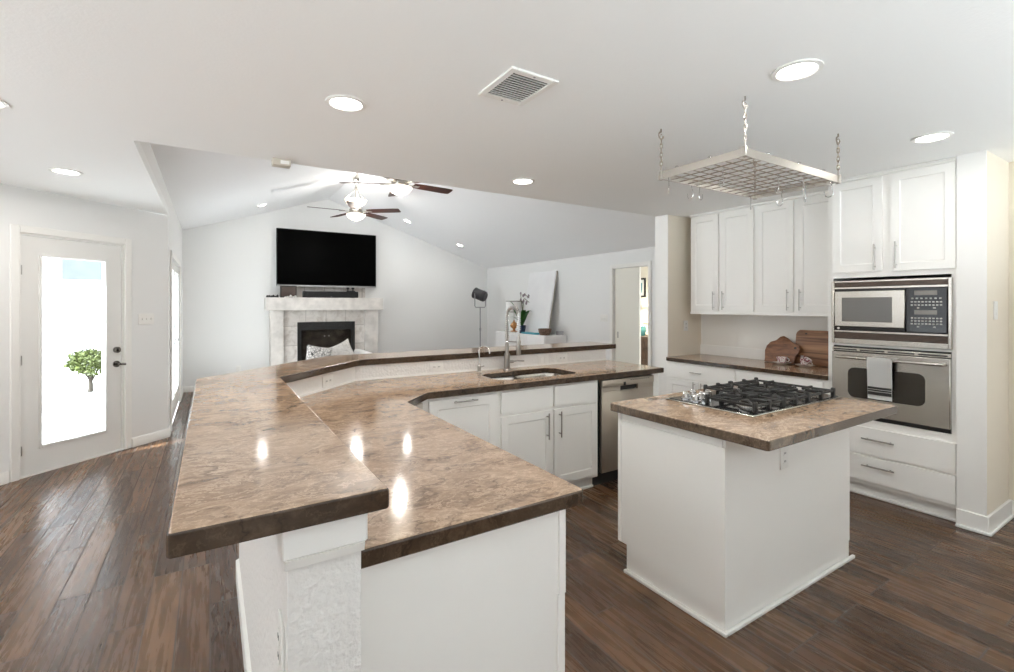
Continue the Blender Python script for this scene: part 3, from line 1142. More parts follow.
# cooktop
t = thing('gas_cooktop', 'black gas cooktop with cast grates set in the island', 'cooktop', (2.67, 1.56, .914))
mb = MB()
mb.box(2.215, 3.135, 1.305, 1.825, .914, .921, .003)
tr = mb.build('rim', STEEL, t)
mb = MB()
mb.box(2.232, 3.118, 1.322, 1.808, .921, .924, .001)
mb.build('tray', BLACKG, t)
burners = [(2.66, 1.44, .05), (2.66, 1.68, .04), (2.42, 1.45, .045), (2.95, 1.43, .045), (2.95, 1.69, .05)]
for (bx, by, br_) in burners:
    mb = MB()
    mb.lathe((bx, by, .924), [(br_ + .02, 0), (br_ + .02, .004), (br_, .006), (br_, .018), (br_ - .006, .02), (0, .02)], 24)
    bo = mb.build('burner', STEEL, t)
    mb = MB()
    mb.lathe((bx, by, .944), [(br_ - .008, 0), (br_ - .006, .006), (br_ - .014, .009), (0, .009)], 24)
    mb.build('burner_cap', BLACKM, bo)
for gx0_, gx1_, gy0_, gy1_ in ((2.285, 2.535, 1.335, 1.60), (2.545, 2.795, 1.335, 1.795), (2.805, 3.085, 1.335, 1.795)):
    mb = MB()
    zb, zt = .949, .961
    w = .006
    mb.box(gx0_, gx1_, gy0_ - w, gy0_ + w, zb, zt, .002)
    mb.box(gx0_, gx1_, gy1_ - w, gy1_ + w, zb, zt, .002)
    mb.box(gx0_ - w, gx0_ + w, gy0_, gy1_, zb, zt, .002)
    mb.box(gx1_ - w, gx1_ + w, gy0_, gy1_, zb, zt, .002)
    ny = 2 if gy1_ > 1.7 else 1
    if ny == 2:
        ym = (gy0_ + gy1_) / 2
        mb.box(gx0_, gx1_, ym - w, ym + w, zb, zt, .002)
    for j in range(ny):
        ya = gy0_ + (gy1_ - gy0_) * j / ny
        yb = gy0_ + (gy1_ - gy0_) * (j + 1) / ny
        xc, yc = (gx0_ + gx1_) / 2, (ya + yb) / 2
        for s in (-1, 1):
            mb.box(xc + s * .03, (gx1_ if s > 0 else gx0_), yc - w, yc + w, zb + .004, zt + .008, .002)
            mb.box(xc - w, xc + w, yc + s * .03, (yb if s > 0 else ya), zb + .004, zt + .008, .002)
            for q in (-1, 1):
                mb.tube([(xc + s * .045, yc + q * .045, zb + .01), (xc + s * (gx1_ - gx0_) * .42, yc + q * (yb - ya) * .42, zb + .008)], .0055, 6)
    for cx in (gx0_, (gx0_ + gx1_) / 2, gx1_):
        for cy in (gy0_, gy1_):
            mb.box(cx - .011, cx + .011, cy - .010, cy + .010, .924, zt + .012, .004)
    mb.build('grate', BLACKM, t)
for (kx, ky) in ((2.275, 1.665), (2.295, 1.745), (2.365, 1.69), (2.385, 1.765), (2.455, 1.715)):
    mb = MB()
    mb.lathe((kx, ky, .924), [(.026, 0), (.026, .005), (.02, .008), (.018, .03), (.014, .034), (0, .034)], 18)
    mb.box(kx - .004, kx + .004, ky - .016, ky + .016, .955, .964, .002)
    mb.build('knob', CHROME, t)

# ------------------------------------------------------------------ wall cabinets
BM_ = frame(4.20, 3.443, 0, -90)     # base run, local x = 3.443 - y
for i, (y0, y1, lab) in enumerate(((2.61, 3.44, 'white base cabinet under the left half of the alcove counter'), (1.853, 2.61, 'white base cabinet beside the oven tower, under the cutting boards'))):
    t = thing('base_cabinet', lab, 'cabinet', (4.5, (y0 + y1) / 2, 0))
    mb = MB()
    mb.box(4.20, 4.795, y0, y1, .10, .852)
    mb.box(4.27, 4.795, y0, y1, 0, .10)
    mb.build('body', CAB, t, smooth=False)
    xa, xb = 3.443 - y1, 3.443 - y0
    cab_door(BM_, xa + .03, .69, xb - xa - .06, .145, t, 'drawer', 0, hx=(xa + xb) / 2 - .02, hz=.765, hl=.13, vertical=False)
    w = (xb - xa - .07) / 2
    cab_door(BM_, xa + .03, .12, w, .55, t, hx=xa + .03 + w - .04, hz=.58)
    cab_door(BM_, xa + .04 + w, .12, w, .55, t, hx=xa + .08 + w, hz=.58)
mb = MB()
mb.prism([(4.165, 1.84), (4.165, 3.40), (4.18, 3.43), (4.228, 3.441), (4.799, 3.441), (4.799, 1.851), (4.19, 1.851), (4.18, 1.84)], .853, .893)
wc = mb.build('worktop', STONE, smooth=False)
tag(wc, 'brown stone counter in the alcove under the upper cabinets', 'countertop')
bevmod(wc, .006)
struct('trim_3', MB().box(4.785, 4.80, 1.853, 3.443, .893, .99).box(4.24, 4.785, 3.432, 3.443, .893, .99) if False else MB().box(4.788, 4.80, 1.853, 3.443, .893, 1.0), TRIM)

UM = frame(4.49, 0, 0, -90)          # uppers: local x = -y
for y0, y1, doors, lab in ((2.617, 3.345, ((3.335, 3.008, 'r'), (2.985, 2.630, 'l')), 'white two-door upper cabinet next to the alcove side wall'),
                           (1.852, 2.617, ((2.603, 2.258, 'r'), (2.235, 1.885, 'l')), 'white two-door upper cabinet next to the oven tower')):
    t = thing('upper_cabinet', lab, 'cabinet', (4.64, (y0 + y1) / 2, 1.355))
    mb = MB()
    mb.box(4.49, 4.795, y0, y1, 1.355, 2.425)
    mb.box(4.472, 4.50, y0, y1, 1.355, 1.382, .002)
    mb.build('body', CAB, t, smooth=False)
    mb = MB()
    mb.box(4.462, 4.49, y0, y1, 2.415, 2.438, .004)
    mb.build('crown_strip', CAB, t, smooth=False)
    for a, b, s in doors:
        hxp = -b - .042 if s == 'r' else -a + .042
        cab_door(UM, -a, 1.392, a - b, 1.012, t, hx=hxp, hz=1.50, hl=.19, frame_w=.06)

# oven tower
t = thing('oven_tower', 'tall white cabinet that houses the microwave and wall oven', 'cabinet', (4.5, 1.46, 0))
mb = MB()
mb.box(4.20, 4.79, 1.078, 1.85, .10, .59)
mb.box(4.26, 4.79, 1.078, 1.85, 0, .10)
mb.box(4.20, 4.79, 1.078, 1.85, 1.665, 2.425)
mb.box(4.20, 4.79, 1.815, 1.85, .59, 1.665)
mb.box(4.20, 4.79, 1.078, 1.105, .59, 1.665)
mb.box(4.20, 4.79, 1.105, 1.815, 1.14, 1.155)
mb.build('body', CAB, t, smooth=False)
mb = MB()
mb.box(4.182, 4.20, 1.078, 1.85, 2.41, 2.425, .003)
mb.box(4.172, 4.20, 1.078, 1.85, 2.425, 2.438, .003)
mb.build('crown_strip', CAB, t, smooth=False)
mb = MB()
mb.box(4.245, 4.26, 1.078, 1.85, 0, .10)
mb.box(4.228, 4.245, 1.078, 1.85, 0, .02, .005)
mb.build('kick_board', TRIM, t, smooth=False)
OM = frame(4.20, 0, 0, -90)
cab_door(OM, -1.815, 1.708, .328, .695, t, hx=-1.527, hz=1.81, hl=.19, frame_w=.055)
cab_door(OM, -1.437, 1.702, .357, .705, t, hx=-1.398, hz=1.815, hl=.19, frame_w=.055)
cab_door(OM, -1.832, .338, .752, .197, t, 'drawer', 0, hx=-1.505, hz=.455, hl=.20, vertical=False)
cab_door(OM, -1.832, .132, .752, .188, t, 'drawer', 0, hx=-1.505, hz=.255, hl=.20, vertical=False)

# microwave
t = thing('microwave', 'stainless built-in microwave with a black keypad above the wall oven', 'microwave', (4.4, 1.46, 1.155))
mb = MB()
mb.box(4.20, 4.6, 1.11, 1.812, 1.157, 1.642)
mb.build('body', BLACK, t, smooth=False)
ZB, ZT = 1.157, 1.642
mb = MB(); mb.M = OM
mb.box(-1.818, -1.798, -.022, 0, ZB, ZT, .003)
mb.box(-1.118, -1.098, -.022, 0, ZB, ZT, .003)
mb.box(-1.798, -1.118, -.022, 0, 1.628, ZT, .002)
mb.box(-1.798, -1.118, -.022, 0, 1.578, 1.594, .002)
mb.box(-1.798, -1.118, -.022, 0, ZB, 1.196, .002)
mb.box(-1.798, -1.118, -.022, 0, 1.244, 1.26, .002)
mb.build('trim_frame', STEEL, t)
mb = MB(); mb.M = OM
for z0, n in ((1.598, 4), (1.20, 5)):
    for k in range(n):
        mb.box(-1.798, -1.118, -.014, -.002, z0 + k * .0085, z0 + k * .0085 + .004)
mb.build('louvre', mat('louvre_brown', (.16, .11, .085), .4, .6), t, smooth=False)
mb = MB(); mb.M = OM
mb.box(-1.793, -1.348, -.03, -.002, 1.29, 1.562, .004)
md = mb.build('door', STEEL, t)
mb = MB(); mb.M = OM
mb.box(-1.742, -1.422, -.0315, -.03, 1.328, 1.512)
mb.build('window', MWG, md, smooth=False)
mb = MB(); mb.M = OM
mb.box(-1.342, -1.121, -.028, -.002, 1.264, 1.574, .003)
cpn = mb.build('control_panel', BLACKG, t)
for z0, z1 in ((1.524, 1.556), (1.39, 1.42)):
    mb = MB(); mb.M = OM
    mb.box(-1.295, -1.172, -.0292, -.028, z0, z1)
    mb.build('display', mat('lcd_grey', (.22, .21, .19), .3), cpn, smooth=False)
mb = MB(); mb.M = OM
for z0, n in ((1.502, 7), (1.478, 9), (1.456, 9), (1.436, 2), (1.365, 9), (1.345, 9), (1.325, 9), (1.305, 2)):
    for k in range(n):
        x = -1.318 + (k + .5) * (.176 / n)
        mb.box(x - .006, x + .006, -.0288, -.028, z0 - .005, z0 + .004)
mb.build('keypad', mat('key_print', (.50, .49, .46), .5), cpn, smooth=False)
mb = MB(); mb.M = OM
mb.box(-1.793, -1.348, -.024, -.002, 1.264, 1.286, .002)
mb.build('lower_strip', BLACKG, t, smooth=False)
mb = MB(); mb.M = OM
mb.cyl((-1.768, -.024, 1.275), (-1.768, -.0255, 1.275), .009, 16)
mb.build('round_badge', CHROME, t)

# wall oven
t = thing('wall_oven', 'stainless wall oven with a long bar handle, under the microwave', 'oven', (4.4, 1.46, .59))
mb = MB()
mb.box(4.20, 4.7, 1.11, 1.812, .592, 1.138)
mb.build('body', BLACK, t, smooth=False)
mb = MB(); mb.M = OM
mb.box(-1.812, -1.104, -.03, -.002, .625, 1.095, .004)
od = mb.build('door', STEEL, t)
mb = MB(); mb.M = OM
mb.prism(rr(-1.70, -1.235, .752, .978, .045, 5), -.033, -.03, 'y')
mb.build('window', OVENG, od, smooth=False)
mb = MB(); mb.M = OM
mb.tube([(-1.775, -.03, 1.055), (-1.765, -.066, 1.055), (-1.745, -.072, 1.055), (-1.16, -.072, 1.055), (-1.14, -.066, 1.055), (-1.13, -.03, 1.055)], .011, 10)
mb.build('handle', STEEL, od)
mb = MB(); mb.M = OM
mb.box(-1.812, -1.104, -.022, -.002, 1.10, 1.128, .003)
vt = mb.build('vent_strip', STEEL, t)
mb = MB(); mb.M = OM
for k in range(4):
    a = -1.80 + k * .175
    mb.box(a, a + .155, -.0235, -.022, 1.108, 1.117)
mb.build('vent_slot', BLACK, vt, smooth=False)

# towel on the oven handle
t = thing('dish_towel', 'white dish towel with dark stripes hung over the oven handle', 'towel', (4.128, 1.48, .77))
def tow(zs, m, name, xoff=0, par=None, th=.004):
    """hanging sheet in front of the bar between heights"""
    mb = MB()
    (z0, z1) = zs
    def f(u, v):
        y = 1.555 - u * (.15 - .004 * math.sin(v * 3))
        z = z0 + (z1 - z0) * v
        s = (z1 - z) / .3
        return (4.112 - xoff + .004 * math.sin(u * 9 + 1) * (1.07 - z) * 3, y, z)
    mb.grid(f, 14, 10)
    r = bmesh.ops.solidify(mb.bm, geom=list(mb.bm.faces), thickness=th)
    bmesh.ops.recalc_face_normals(mb.bm, faces=mb.bm.faces)
    return mb.build(name, m, par)
def towel_body():
    mb = MB()
    prof = [(4.112, .768), (4.113, .90), (4.1135, 1.05), (4.118, 1.066), (4.128, 1.0705), (4.138, 1.066), (4.1425, 1.05), (4.1425, .84)]
    def f(u, v):
        s = v * (len(prof) - 1)
        i = min(int(s), len(prof) - 2)
        a = s - i
        x = prof[i][0] * (1 - a) + prof[i + 1][0] * a
        z = prof[i][1] * (1 - a) + prof[i + 1][1] * a
        fall = max(0, 1.05 - z)
        wob = .012 * math.sin(u * 8 + 1) * fall if x < 4.128 else 0
        y = 1.556 - u * (.153 - .05 * fall * .3) - fall * .02
        return (x + wob, y, z)
    mb.grid(f, 16, 42)
    bmesh.ops.solidify(mb.bm, geom=list(mb.bm.faces), thickness=.004)
    bmesh.ops.recalc_face_normals(mb.bm, faces=mb.bm.faces)
    return mb
mb = towel_body()
tb = mb.build('cloth', TOWEL, t, angle=70)
for z0, z1 in ((.800, .822), (.828, .838), (.843, .858)):
    mb = MB()
    def f(u, v):
        z = z0 + (z1 - z0) * v
        fall = 1.05 - z
        return (4.1125 - .0012 - .003 + .012 * math.sin(u * 8 + 1) * fall, 1.553 - u * (.148 - .015 * fall) - fall * .02, z)
    mb.grid(f, 16, 2)
    bmesh.ops.solidify(mb.bm, geom=list(mb.bm.faces), thickness=.002)
    mb.build('stripe', TOWELS, tb, angle=70)

# cutting boards leaning on the backsplash
def leaner(poly, thick, x_bot, tilt, y0, z0, m, name, label, hole=None):
    """poly in (y,z) of the board, leaning back towards +x by tilt"""
    M = Matrix.Translation((x_bot, y0, z0)) @ Matrix.Rotation(R(tilt), 4, 'Y')
    mb = MB(); mb.M = M
    mb.prism(poly, -thick, 0, 'x', .004, 2)
    o = mb.build(name, m)
    return tag(o, label, 'cutting board')
b1 = [(.0, 0), (.0, .04), (.012, .12), (-.0, .17), (-.035, .215), (-.09, .235), (-.13, .275), (-.165, .285), (-.21, .262), (-.255, .225), (-.30, .205), (-.335, .19), (-.345, .16), (-.335, .11), (-.31, .085), (-.30, .0)]
b1 = [(a * .92, b * .93) for a, b in b1]
B1 = thing('cutting_board', 'dark wooden cutting board of irregular outline with a holed corner, left one', 'cutting board', (4.70, 2.44, .893))
M1 = Matrix.Translation((4.672, 2.625, .894)) @ Matrix.Rotation(R(16), 4, 'Y')
mb = MB(); mb.M = M1
mb.prism(b1, -.02, 0, 'x', .004, 2)
bo = mb.build('board', CUTW, B1)
mb = MB(); mb.M = M1
mb.cyl((-.0215, -.274, .153), (.001, -.274, .153), .012, 14)
mb.build('hang_hole', BLACKM, bo)
B2 = thing('cutting_board', 'long rectangular striped wooden cutting board behind the right teacup', 'cutting board', (4.75, 2.12, .893))
M2 = Matrix.Translation((4.735, 2.375, .894)) @ Matrix.Rotation(R(8), 4, 'Y')
mb = MB(); mb.M = M2
mb.prism([(0, 0), (0, .285), (-.012, .31), (-.035, .325), (-.46, .325), (-.485, .31), (-.49, .29), (-.49, 0)], -.02, 0, 'x', .004, 2)
bo = mb.build('board', CUTW2, B2)
mb = MB(); mb.M = M2
mb.tube([(-.0215, -.085, .29), (-.0215, -.10, .29)], .006, 8)
mb.build('hang_hole', BLACKM, bo)

# teacups
for (cx, cy, tilt, l1, l2) in ((4.60, 2.425, 0, 'floral teacup standing upright in front of the irregular cutting board', 'white patterned saucer under the upright left teacup'),
                               (4.585, 2.215, 28, 'floral teacup tilted on its saucer before the striped board', 'white patterned saucer under the tilted right teacup')):
    s = MB()
    s.lathe((cx, cy, .893), [(0, .004), (.035, .002), (.038, 0), (.045, .004), (.078, .016), (.080, .018), (.074, .018), (.044, .010), (0, .009)], 28)
    tag(s.build('saucer', CHINAW), l2, 'saucer', 'teacups and saucers')
    c = thing('teacup', l1, 'teacup', (cx, cy, .903), 0, 'teacups and saucers')
    M = Matrix.Translation((cx, cy, .9035)) @ Matrix.Rotation(R(-tilt), 4, 'X') 
    if tilt:
        M = Matrix.Translation((cx, cy + .012, .918)) @ Matrix.Rotation(R(tilt), 4, 'X')
    mb = MB(); mb.M = M
    mb.lathe((0, 0, 0), [(0, 0), (.024, 0), (.026, .004), (.036, .018), (.046, .045), (.050, .058), (.047, .058), (.042, .042), (.031, .018), (0, .012)], 28)
    mb.build('cup', CHINA, c)
    mb = MB(); mb.M = M
    mb.tube([(0, -.044, .045), (0, -.062, .047), (0, -.068, .033), (0, -.056, .02), (0, -.036, .018)], .0035, 8)
    mb.build('handle', CHINAW, c)

# ------------------------------------------------------------------ ceiling fittings
def area_light(name, loc, size, power, color, parent=None, rot=(0, 0, 0)):
    ld = bpy.data.lights.new(name, 'AREA')
    ld.shape = 'DISK'
    ld.size = size
    ld.energy = power
    ld.color = color
    o = bpy.data.objects.new(name, ld)
    COL.objects.link(o)
    o.location = loc
    o.rotation_euler = rot
    if parent:
        o.parent = parent
    return o
def can(loc, label, power, tilt=(0, 0, 0), r=.095):
    t = thing('recessed_light', label, 'ceiling light', loc, 0, 'recessed ceiling lights')
    t.rotation_euler = tilt
    mb = MB()
    mb.lathe((0, 0, 0), [(r, -.001), (r, -.006), (r - .018, -.009), (r - .024, -.004), (r - .024, -.001)], 32, True)
    bmesh.ops.transform(mb.bm, matrix=Matrix.LocRotScale(t.location, t.rotation_euler, None), verts=mb.bm.verts)
    mb.build('trim_ring', PLASTIC, t)
    mb = MB()
    mb.lathe((0, 0, 0), [(r - .024, -.0015), (r - .024, -.004), (0, -.0045)], 32)
    bmesh.ops.transform(mb.bm, matrix=Matrix.LocRotScale(t.location, t.rotation_euler, None), verts=mb.bm.verts)
    mb.build('lens', LENS, t)
    area_light('lamp_light', (0, 0, -.014), .13, power, CAN_COLOR, t)
    return t
can((.561, 2.371, HK), 'round recessed ceiling light above the lower counter, left of the ceiling vent', CAN_POWER)
can((2.081, 1.036, HK), 'round recessed ceiling light above the island, nearest the pot rack', CAN_POWER)
can((3.583, 1.03, HK), 'round recessed ceiling light in front of the oven tower cabinets', CAN_POWER * .25)
can((2.104, 3.12, HK), 'round recessed ceiling light above the sink, by the vault edge', CAN_POWER)
can((-.898, 4.68, HK), 'round recessed ceiling light in the nook before the patio door', CAN_POWER)
can((-.93, 3.26, HK), 'round recessed ceiling light cut by the left edge of the view', CAN_POWER)
sl = math.atan((zr - zl) / (1.92 + .39))
sr_ = math.atan((zr - ze) / (5.43 - 1.92))
def zl_at(x): return zl + (x + .39) * (zr - zl) / 2.31
def zr_at(x): return ze + (5.43 - x) * (zr - ze) / 3.51
can((.712, 8.61, zl_at(.712) - .002), 'round recessed light in the left slope of the vault', VAULT_POWER, (0, -sl, 0), .08)
can((3.19, 8.66, zr_at(3.19) - .002), 'round recessed light in the right vault slope beside the fan', VAULT_POWER, (0, sr_, 0), .08)
can((4.31, 8.68, zr_at(4.31) - .002), 'round recessed light low in the right vault slope near the corner', VAULT_POWER, (0, sr_, 0), .08)

# ceiling vent
t = thing('ceiling_vent', 'white square louvred air vent in the flat ceiling', 'vent', (1.172, 1.783, HK))
x0, x1, y0, y1 = 1.05, 1.295, 1.635, 1.93
mb = MB()
for q in ((x0, x0 + .03, y0, y1), (x1 - .03, x1, y0, y1), (x0 + .03, x1 - .03, y0, y0 + .035), (x0 + .03, x1 - .03, y1 - .035, y1)):
    mb.box(q[0], q[1], q[2], q[3], HK - .012, HK - .0005, .003)
mb.build('frame', PLASTIC, t)
mb = MB()
mb.box(x0 + .03, x1 - .03, y0 + .035, y1 - .035, HK - .004, HK - .0005)
mb.build('duct_opening', VENTD, t, smooth=False)
mb = MB()
for k in range(12):
    y = y0 + .046 + k * .019
    mb.prism([(y + .007, HK - .004), (y + .010, HK - .004), (y + .004, HK - .012), (y + .001, HK - .012)], x0 + .03, x1 - .03, 'x')
mb.build('louvre', PLASTIC, t, smooth=False)
mb = MB()
for yy in (y0 + .015, y1 - .015):
    mb.cyl((1.172, yy, HK - .012), (1.172, yy, HK - .014), .005, 8)
mb.build('screw', GREYP, t)

# small sensor box on the edge of the flat ceiling
t = thing('motion_sensor', 'small beige sensor box at the edge where the flat ceiling ends', 'sensor', (.405, 3.53, HK))
mb = MB()
mb.box(.352, .465, 3.50, 3.575, HK - .045, HK - .001, .006, 2)
mb.build('case', BEIGEP, t)
mb = MB()
mb.box(.40, .455, 3.4985, 3.50, HK - .035, HK - .012, .0005)
mb.build('lens', PLASTIC, t)

# pot rack
t = thing('pot_rack', 'hanging metal pot rack with a wire grid above the island', 'pot rack', (2.595, 1.54, 2.155))
rx0, rx1, ry0, ry1, rz0, rz1 = 2.135, 3.055, 1.295, 1.785, 2.158, 2.198
mb = MB()
for q in ((rx0, rx1, ry0 - .003, ry0 + .003), (rx0, rx1, ry1 - .003, ry1 + .003), (rx0 - .003, rx0 + .003, ry0, ry1), (rx1 - .003, rx1 + .003, ry0, ry1)):
    mb.box(q[0], q[1], q[2], q[3], rz0, rz1)
fr_ = mb.build('frame', RACKM, t, smooth=False)
mb = MB()
for x in (rx0, rx1):
    for y in (ry0, ry1):
        mb.box(x - .012, x + .012, y - .012, y + .012, rz0 - .004, rz1 + .006, .004)
mb.build('corner_bracket', RACKM, fr_)
mb = MB()
for k in range(1, 12):
    x = rx0 + (rx1 - rx0) * k / 12
    mb.cyl((x, ry0, rz0 + .006), (x, ry1, rz0 + .006), .003, 6)
for k in range(1, 8):
    y = ry0 + (ry1 - ry0) * k / 8
    mb.cyl((rx0, y, rz0 + .011), (rx1, y, rz0 + .011), .003, 6)
mb.build('wire_grid', RACKW, t)
for x, y in ((2.33, ry0), (2.62, ry0), (2.88, ry0), (rx0, 1.48), (rx0, 1.68)):
    mb = MB()
    mb.lathe((x, y, rz1), [(.011, 0), (.011, .004), (.007, .009), (0, .010)], 14)
    mb.build('cap_nut', CHROME, t)
def link(mb, c, a, l=.017, w=.010, r=.0026):
    pts = []
    for k in range(12):
        q = k / 12 * 2 * math.pi
        x = w * .6 * math.cos(q)
        z = l * math.sin(q)
        pts.append((c[0] + x * math.cos(a), c[1] + x * math.sin(a), c[2] + z))
    mb.tube(pts, r, 6, closed=True)
for x in (rx0, rx1):
    for y in (ry0, ry1):
        mb = MB()
        z = rz1 + .010
        k = 0
        while z < HK - .052:
            link(mb, (x, y, z + .013), R(90 * k + 20))
            z += .0245
            k += 1
        ch = mb.build('chain', RACKW if (x, y) != (rx0, ry0) else RACKM, t)
        mb = MB()
        pts = [(x, y, HK - .001), (x, y, HK - .018)]
        for q in range(0, 13):
            a = R(90 + q * 22)
            pts.append((x + .019 * math.cos(a), y, HK - .037 + .019 * math.sin(a)))
        mb.tube(pts, .0042, 8)
        mb.build('ceiling_hook', RACKW if (x, y) != (rx0, ry0) else RACKM, ch)
# S-hooks hanging from the rack
hooks = [(2.15, 1.745, 40, 'steel S-hook hanging at the left corner of the pot rack'),
         (2.40, 1.775, 80, 'steel S-hook on the far rail of the pot rack, left one of a close pair'),
         (2.455, 1.775, 10, 'steel S-hook on the far rail of the pot rack, right one of a close pair'),
         (2.99, 1.775, 30, 'steel S-hook at the far lowest corner of the pot rack'),
         (3.045, 1.60, 75, 'steel S-hook on the right rail, next to the far corner'),
         (3.045, 1.465, 35, 'steel S-hook midway along the right rail of the pot rack'),
         (3.045, 1.315, 100, 'steel S-hook at the right corner of the pot rack'),
         (2.28, 1.50, 60, 'steel S-hook hung inside the wire grid near the left rail'),
         (2.80, 1.36, 20, 'steel S-hook hung inside the wire grid near the front right rail'),
         (2.66, 1.42, 50, 'steel S-hook hung under the middle of the wire grid')]
h0 = None
for (x, y, a, lab) in hooks:
    zt = rz0 + .012
    if h0 is None:
        h0 = thing('pot_hook', lab, 'hook', (x, y, zt), R(a), 'S-hooks on the pot rack')
        M = Matrix.LocRotScale(h0.location, h0.rotation_euler, None)
        mb = MB(); mb.M = M
        pts = []
        for k in range(9):
            q = R(200 - k * 27)
            pts.append((.011 * math.cos(q), 0, -.004 + .011 * math.sin(q)))
        pts += [(.010, 0, -.02), (.004, 0, -.045)]
        for k in range(10):
            q = R(175 + k * 19)
            pts.append((.022 + .022 * math.cos(q), 0, -.066 + .022 * math.sin(q)))
        pts.append((.045, 0, -.052))
        mb.tube(pts, .0028, 6)
        mb.build('hook_wire', CHROME, h0)
    else:
        dup(h0, (x, y, zt), R(a), lab)

# ceiling fans
def make_fan(loc, rot, zc, label):
    """loc = centre of blades, zc = ceiling height above"""
    t = thing('ceiling_fan', label, 'ceiling fan', loc, rot, 'ceiling fans')
    x, y, z = loc
    mb = MB()
    mb.lathe((x, y, zc), [(.02, -.12), (.05, -.10), (.065, -.06), (.065, 0.0)], 24)
    mb.build('canopy', NICKEL, t)
    mb = MB()
    mb.cyl((x, y, zc - .11), (x, y, z + .05), .011, 12)
    mb.build('downrod', NICKEL, t)
    mb = MB()
    mb.lathe((x, y, z), [(.03, -.05), (.085, -.045), (.10, -.02), (.10, .03), (.07, .055), (.02, .06)], 28)
    mb.build('motor_housing', NICKEL, t)
    mb = MB()
    mb.lathe((x, y, z + .06), [(.03, .0), (.09, .025), (.145, .075), (.165, .115), (.158, .115), (.135, .075), (.08, .03), (.03, .01)], 32, True)
    mb.build('upper_bowl', BOWL, t)
    mb = MB()
    for k in range(3):
        a = R(120 * k + 30)
        c, s = math.cos(a), math.sin(a)
        mb.tube([(x + .012 * c, y + .012 * s, z + .36), (x + .04 * c, y + .04 * s, z + .31), (x + .105 * c, y + .105 * s, z + .235), (x + .165 * c, y + .165 * s, z + .19), (x + .175 * c, y + .175 * s, z + .16), (x + .15 * c, y + .15 * s, z + .11), (x + .09 * c, y + .09 * s, z + .06)], .0055, 8)
    mb.cyl((x, y, z + .34), (x, y, z + .38), .02, 14)
    mb.build('scroll_arm', NICKEL, t)
    mb = MB()
    mb.lathe((x, y, z - .05), [(0, -.09), (.05, -.083), (.10, -.06), (.135, -.025), (.145, .0), (.135, .004), (.03, .006)], 32)
    mb.build('light_bowl', BOWL, t)
    mb = MB()
    mb.lathe((x, y, z - .165), [(0, 0), (.008, .004), (.010, .012), (.006, .02), (.012, .026)], 12)
    mb.build('finial', NICKEL, t)
    for k in range(5):
        M = Matrix.Translation((x, y, z)) @ Matrix.Rotation(rot + R(72 * k), 4, 'Z')
        mb = MB(); mb.M = M @ Matrix.Rotation(R(-11), 4, 'X')
        pts = [(.18, -.055), (.30, -.066), (.60, -.072), (.69, -.066), (.70, -.05), (.70, .05), (.69, .066), (.60, .072), (.30, .066), (.18, .055)]
        mb.prism(pts, -.004, .004)
        bl = mb.build('blade', BLADE, t, smooth=False)
        mb = MB(); mb.M = M
        mb.box(.085, .21, -.014, .014, -.012, -.003, .003)
        mb.box(.19, .25, -.035, .035, -.012, -.004, .003)
        mb.build('blade_iron', NICKEL, bl)
    area_light('lamp_light', (0, 0, .19), .26, FAN_POWER, (1, .97, .93), t, (math.pi, 0, 0))
    ld = bpy.data.lights.new('lamp_light', 'POINT')
    ld.energy = BOWL_POWER
    ld.color = (1, .97, .93)
    ld.shadow_soft_size = .05
    o = bpy.data.objects.new('lamp_light', ld)
    COL.objects.link(o)
    o.parent = t
    o.location = (0, 0, -.235)
    return t
f1 = make_fan((1.92, 5.47, 2.905), R(6), zr, 'brown-bladed ceiling fan nearer the kitchen, partly behind the ceiling edge')
dup(f1, (1.92, 7.48, 2.905), R(34), 'brown-bladed ceiling fan nearer the fireplace, shown whole with its two glass bowls')

# ------------------------------------------------------------------ fireplace wall
t = thing('fireplace', 'pale travertine tile fireplace with a thick mantel against the far wall', 'fireplace', (1.85, 9.38, 0))
mb = MB()
mb.box(.825, 2.89, 9.20, 9.529, 1.355, 1.585, .004)
mb.build('mantel', TRAV, t, smooth=False)
for a, b in ((.905, 1.105), (2.555, 2.805)):
    mb = MB()
    mb.box(a, b, 9.27, 9.529, 0, 1.355, .003)
    mb.build('pilaster', TRAV, t, smooth=False)
ox0, ox1, oz0, oz1 = 1.35, 2.38, .15, 1.135
mb = MB()
mb.box(1.105, ox0, 9.37, 9.529, 0, 1.355)
mb.box(ox1, 2.555, 9.37, 9.529, 0, 1.355)
mb.box(ox0, ox1, 9.37, 9.529, oz1, 1.355)
mb.box(ox0, ox1, 9.37, 9.529, 0, oz0)
mb.build('surround', TILE, t, smooth=False)
mb = MB()
mb.box(1.24, 2.62, 9.505, 9.529, 1.585, 1.90)
mb.build('upper_tiles', TILE, t, smooth=False)
mb = MB()
mb.box(.95, 2.75, 8.95, 9.27, 0, .06, .004)
mb.build('hearth', TILE, t, smooth=False)
mb = MB()
for q in ((ox0, ox0 + .07, oz0, oz1), (ox1 - .07, ox1, oz0, oz1), (ox0 + .07, ox1 - .07, oz1 - .15, oz1), (ox0 + .07, ox1 - .07, oz0, oz0 + .06)):
    mb.box(q[0], q[1], 9.35, 9.385, q[2], q[3], .003)
for k in range(3):
    mb.box(ox0 + .09, ox1 - .09, 9.344, 9.35, oz1 - .12 + k * .035, oz1 - .105 + k * .035)
mb.build('metal_frame', BLACK, t, smooth=False)
mb = MB()
mb.box(ox0 + .01, ox1 - .01, 9.515, 9.526, oz0, oz1)
mb.box(ox0 + .001, ox0 + .012, 9.39, 9.525, oz0, oz1)
mb.box(ox1 - .012, ox1 - .001, 9.39, 9.525, oz0, oz1)
mb.build('firebox', SOOT, t, smooth=False)
